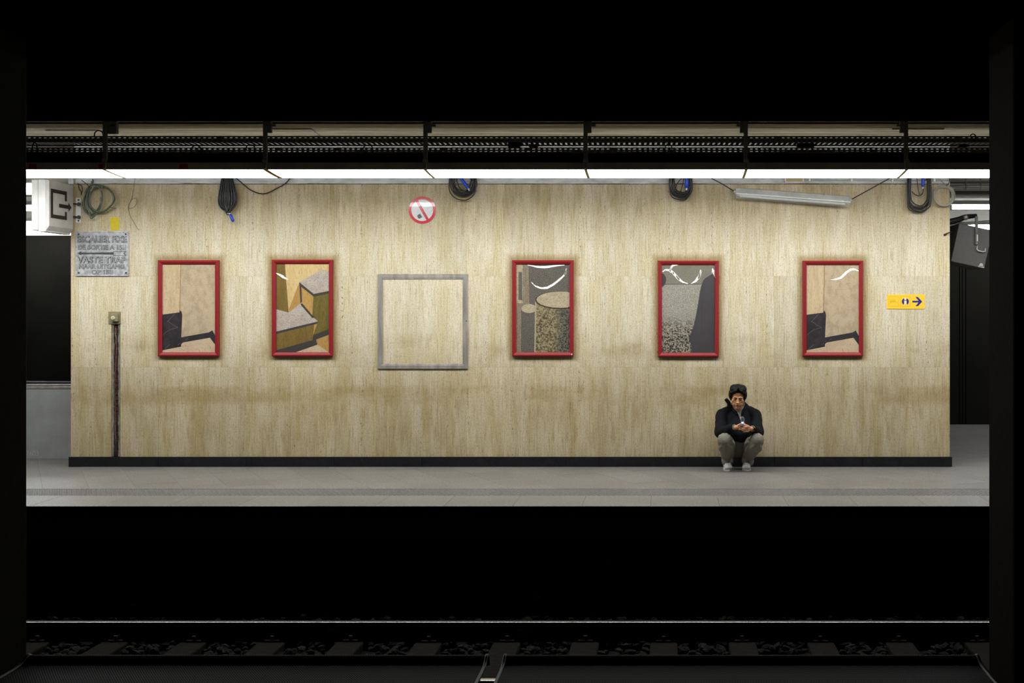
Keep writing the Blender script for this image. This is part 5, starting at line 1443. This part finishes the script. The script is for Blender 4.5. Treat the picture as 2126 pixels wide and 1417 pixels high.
# litter by the foot of the platform wall
def at(px_, py_, z=BZ+.01): Y = (EYE-z)*F/(py_-VY); return Vector((PX(px_, Y), Y, z))
def crumple(name, px_, py_, size, col, label, seed, flat=.8, cat='litter', z=BZ+.02):
    rr_ = random.Random(seed); bm = bmesh.new(); bmesh.ops.create_icosphere(bm, subdivisions=2, radius=1)
    for v in bm.verts: v.co = Vector((v.co.x, v.co.y*.7, v.co.z*flat))*size*rr_.uniform(.68, 1.15)
    p = at(px_, py_, z); me = bpy.data.meshes.new(name); bm.to_mesh(me); bm.free(); me.materials.append(col)
    o = bpy.data.objects.new(name, me); C.objects.link(o); o.location = p+Vector((0, 0, size*flat*.7)); return tag(o, label, cat)
crumple('crumpled_paper', 1113, 1246, .048, M['paper'], 'pale crumpled ball of paper on the ballast under the platform, right of centre', 3)
crumple('paper_scrap', 542, 1241, .07, plain('dim_paper', (.5, .47, .40), .9), 'dim flat scrap of paper on the ballast, left part of the track', 4, .16)
crumple('paper_scrap', 825, 1232, .06, bpy.data.materials['dim_paper'], 'pointed pale paper scrap under the platform, left of centre', 5, .3)
crumple('paper_scrap', 1546, 1240, .085, bpy.data.materials['dim_paper'], 'wide torn paper lying under the platform below the crouching man', 6, .3)
crumple('paper_scrap', 1332, 1236, .05, bpy.data.materials['dim_paper'], 'small paper scrap under the platform right of the pale joint strip', 8, .3)
crumple('paper_scrap', 275, 1258, .035, bpy.data.materials['dim_paper'], 'small pale scrap on the ballast far left near the pillar', 9, .4)
crumple('white_pebble', 629, 1279, .028, M['paper'], 'single pale pebble lying just behind the bright rail, left of centre', 10, .5, 'stone')
cp = at(1018, 1244); c_ = MB(); c_.cyl(cp+Vector((-.06, 0, .035)), cp+Vector((.05, .03, .03)), .026, 14)
tag(c_.build('crushed_can', M['redplastic'], smooth=True, angle=.7), 'dull red crushed can lying on the ballast under the platform', 'can')
cp = at(1205, 1240); c_ = MB(); c_.bbox(cp.x-.09, cp.x+.09, cp.y-.04, cp.y+.04, cp.z+.01, cp.z+.022, .004); c_.prism([(cp.x+.085, cp.z+.03), (cp.x+.13, cp.z-.005), (cp.x+.10, cp.z-.005)], cp.y-.05, cp.y-.03)
tag(c_.build('cardboard_piece', bpy.data.materials['dim_paper']), 'flat piece of cardboard on the ballast below the pale joint strip', 'litter')

# ------------------------------------------------------------------ perforated benches on the near platform
def perf():
    t = NT('perforated_steel'); s = t.sep(t.obj()); p = .0090
    def dots(ox, oy):
        fx = t.math('SUBTRACT', t.math('FRACT', t.math('ADD', t.math('DIVIDE', s[0], p), ox)), .5)
        fy = t.math('SUBTRACT', t.math('FRACT', t.math('ADD', t.math('DIVIDE', s[1], p*1.73), oy)), .5)
        fy = t.math('MULTIPLY', fy, 1.73)
        return t.math('SQRT', t.math('ADD', t.math('MULTIPLY', fx, fx), t.math('MULTIPLY', fy, fy)))
    d = t.math('MINIMUM', dots(0, 0), dots(.5, .5))
    hole = t.ramp(d, .27, .33, 0, 1)
    return t.set(t.mix(hole, (.0003, .0003, .0003), (.012, .0105, .0095)), .6, .0, t.math('MULTIPLY', hole, .06))
M['perf'] = perf()
def bench(xa, xb, label):
    t = thing('perforated_bench', label, 'bench', ((xa+xb)/2, 4.55, 0), 'perforated benches on the near platform')
    prof = [(4.84, .41), (4.84, .435), (4.832, .447), (4.82, .451), (4.81, .4505), (4.795, .445), (4.775, .437), (4.75, .431), (4.71, .427), (4.64, .4255), (4.50, .425), (4.38, .425), (4.35, .418), (4.345, .40)]
    top = MB(); n = len(prof); th = [(y + (0), z-.004) for y, z in prof]
    vs = [(xa, y, z) for y, z in prof]+[(xb, y, z) for y, z in prof]+[(xa, y, z) for y, z in th]+[(xb, y, z) for y, z in th]
    fs = [(i, i+n, i+n+1, i+1)[::-1] for i in range(n-1)]+[(2*n+i, 2*n+i+1, 3*n+i+1, 3*n+i) for i in range(n-1)]
    top.add(vs, fs).build('seat', M['perf'], t, smooth=True)
    for x_ in (xa, xb):
        MB().tube([(x_, y, z-.002) for y, z in prof], .007, 8).build('end_tube', M['steel_black'], t, smooth=True)
    for x_ in (xa+.3, xb-.3):
        MB().tube([(x_, 4.38, .407), (x_, 4.74, .409)], .012, 8).build('cross_bar', M['steel_black'], t)
        MB().bbox(x_-.025, x_+.025, 4.56, 4.62, .008, .402, .006).build('leg', M['steel_black'], t)
        MB().bbox(x_-.06, x_+.06, 4.44, 4.74, .0, .010, .003).build('foot_plate', M['steel_black'], t)
    return t
bench(PX(57, 4.81), PX(1008, 4.78), 'dark perforated metal bench in the foreground, left half of the picture')
bench(PX(1046, 4.78), PX(2045, 4.70), 'dark perforated metal bench in the foreground, right half of the picture')

# ------------------------------------------------------------------ left hall: stair balustrade, handrail, lit ceiling lamp
BY = 15.40
t = thing('stair_balustrade', 'light grey low stair wall with steel capping left of the stone wall', 'balustrade', (PX(60, BY), BY, 0))
xa, xb = -8.9, XL+.6
MB().box(xa, xb, BY, BY+.10, .001, PZ(806, BY)).build('panel', plain('grey_painted_panel', (.34, .345, .34), .6, 0, .3, 3, .1), t)
for k, (p0, p1, y_) in enumerate(((797.5, 801, .012), (801.8, 806.5, .008))):
    MB().bbox(xa, xb, BY-y_, BY+.10, PZ(p1, BY), PZ(p0, BY), .003).build('steel_capping', M['brushed'], t)
MB().tube([(xa, BY-.03, PZ(792.5, BY)), (xb, BY-.03, PZ(792.5, BY))], .012, 10).build('handrail', plain('dull_handrail', (.10, .095, .11), .35, .6), t, smooth=True)
gm = MB(); text_mb(gm, '1603', PX(57, BY), PX(80, BY), PZ(935, BY), PZ(945.5, BY), BY-.0005, .0006, bold=-.012)
tag(gm.build('scratched_numbers', plain('scratch', (.50, .50, .50), .7), t), 'faint scratched numbers 1603')
BLY = 19.4
def backlamp(xa, xb, y0, y1, z0, z1, label, round_=True, name='tube_light'):
    t = thing(name, label, 'lamp', ((xa+xb)/2, y0, z0))
    MB().box(xa-.05, xb+.05, y0, y1, z1, z1+.05).build('housing', M['lightgrey'], t)
    m = MB()
    if round_: m.tube([(xa, (y0+y1)/2, (z0+z1)/2), (xb, (y0+y1)/2, (z0+z1)/2)], (z1-z0)/2, 12)
    else: m.box(xa, xb, y0, y1, z0, z1-.001)
    m.build('tube', M['backtube'], t, smooth=round_); return t
backlamp(-11.2, PX(146.5, BLY), BLY, BLY+.35, PZ(485, BLY), PZ(459, BLY), 'wide bright lamp behind the exit sign above the dark stairwell wall', False)
backlamp(-9.4, PX(80, 17.6), 17.6, 17.7, PZ(437, 17.6), PZ(425, 17.6), 'bright tube behind the exit sign, lower of the two at the left pillar')
backlamp(-9.4, PX(80, 17.6), 17.6, 17.7, PZ(403, 17.6), PZ(380, 17.6), 'bright tube behind the exit sign, upper of the two at the left pillar')
# ------------------------------------------------------------------ right hall: pipes, tubes, monitor housing
xa = XR-.6
def hpipe(y, pt, pb, label, mat, name='pipe', n=14):
    r_ = (pb-pt)*y/F/2; m = MB().tube([(xa, y, PZ((pt+pb)/2, y)), (8.9, y, PZ((pt+pb)/2, y))], r_, n)
    tag(m.build(name, mat, smooth=True, angle=.8), label, 'pipe', 'pipes under the right hall ceiling')
pgrey = plain('pipe_grey', (.30, .30, .27), .5, .2); pol = plain('duct_grey', (.36, .35, .31), .45, .3, nscale=3, namt=.1)
hpipe(16.0, 374, 377, 'thin grey pipe highest under the right hall ceiling', pgrey)
hpipe(16.1, 379, 386, 'grey pipe second from the top under the right hall ceiling', pgrey)
hpipe(16.2, 388, 394.5, 'bright grey pipe just above the big duct in the right hall', M['lightgrey'])
hpipe(17.2, 396, 419, 'big round grey duct above the lit tube in the right hall', pol, 'duct', 20)
for px_ in (2005, 2036):
    tag(MB().tube([P(px_, 371, 16.0), P(px_, 376, 15.975), P(px_+.5, 383, 16.05), P(px_, 396, 16.13)], .007, 6).build('pipe_clamp', M['steel_dark']), f'dark pipe clamp under the right hall ceiling, {"left" if px_ < 2010 else "right"} one', 'clamp')
backlamp(PX(1979, 17.0), 6.6, 17.0, 17.08, PZ(434, 17.0), PZ(424, 17.0), 'bright straight tube light in the right hall above the monitor', True)
backlamp(PX(2006, 19.0), 7.0, 19.0, 19.3, PZ(479, 19.0), PZ(466, 19.0), 'bright lamp partly behind the monitor housing in the right hall', False)
m = MB().bbox(XR-.5, 8.9, 17.9, 18.3, PZ(462, 18), PZ(436, 18), .01); tag(m.build('soffit_beam', pol), 'grey beam below the tube light in the right hall', 'beam')
m = MB().tube([P(1985, 465.5, 16.5), P(2070, 458.5, 16.5), P(2074, 400, 16.5), (P(2074, 400, 16.5).x, 16.5, CEIL)], .022, 8); tag(m.build('light_rail', M['white_plastic'], smooth=True), 'pale slanting rail just above the monitor housing', 'rail')
# monitor housing
MY = 15.1
t = thing('monitor_housing', 'dark grey tilted monitor housing hanging from an arm in the right hall', 'monitor', P(2015, 560, MY))
th = math.radians(12.3); e1 = Vector((math.cos(th), 0, -math.sin(th))); e2 = Vector((-math.sin(th), 0, -math.cos(th))); o0 = P(1991.5, 463, MY); k = MY/F
def mbx(u0, u1, v0, v1, y0, y1, b=.006):
    m = MB(); m.bbox(u0*k, u1*k, y0, y1, v0*k, v1*k, b)
    m.v = [o0+e1*v.x+e2*v.z+Vector((0, v.y, 0)) for v in m.v]
    m.f = [f[::-1] for f in m.f]; return m
mbx(0, 71, 0, 81, 0, .55).build('case', plain('charcoal_case', (.115, .108, .104), .5, 0, .4, 30, .08), t)
mbx(2, 73.5, 3, 80, .06, .5, .004).build('screen_bezel', M['steel_black'], t)
hd = [(47, 38), (46, 45), (50, 48), (60, 48), (64, 46), (64, 39)]
MB().tube([o0+e1*u*k+e2*v*k+Vector((0, -.03 if 0 < i < 5 else 0, 0)) for i, (u, v) in enumerate(hd)], .0065, 8).build('handle', M['white_plastic'], t, smooth=True)
ms = MB(); c0_ = o0+e1*(63)*k+e2*75*k
ms.tube([c0_+Vector((0, -.001, 0)), c0_+Vector((0, -.004, 0))], .020, 18, mi=0); ms.tube([c0_+Vector((0, -.004, 0)), c0_+Vector((0, -.005, 0))], .009, 14, mi=1)
ms.build('round_badge', [M['white_plastic'], M['letter_hi']], t)
bs = MB().bbox(0, 13*k, -.004, -.0005, 0, 3.2*k, .001); bs.v = [o0+e1*(57*k+v.x)+e2*(79.2*k+v.z-2*k)+Vector((0, v.y, 0)) for v in bs.v]; bs.f = [f[::-1] for f in bs.f]
bs.build('name_strip', plain('pale_strip', (.38, .38, .37), .5), t)
ab = MB().bbox(PX(2023.5, MY), PX(2029.5, MY), MY-.03, MY-.005, PZ(508, MY), PZ(449, MY), .003); ab.build('suspension_bar', plain('bar_grey', (.13, .125, .11), .5, .2), t)
ab = MB().bbox(PX(2026.5, MY), PX(2029.2, MY), MY-.033, MY-.029, PZ(501, MY), PZ(487, MY), .001); ab.build('paper_tag', M['white_plastic'], t)
MB().cyl(P(2028.5, 504.5, MY-.03), P(2028.5, 504.5, MY-.036), .006, 10).build('bolt', M['signwhite'], t)
MB().tube([(XR-.01, 15.0, PZ(464, 15.0)), P(1990, 456, 15.05), P(2004, 450, MY), P(2028, 447.5, MY)], [.035, .034, .030, .022], 12).build('support_arm', M['steel_black'], t, smooth=True)
MB().ell(P(2004.5, 451, MY-.03), (.034, .034, .034), None, 18, 12).build('ball_joint', plain('joint_grey', (.34, .32, .30), .35, .5), t, smooth=True)
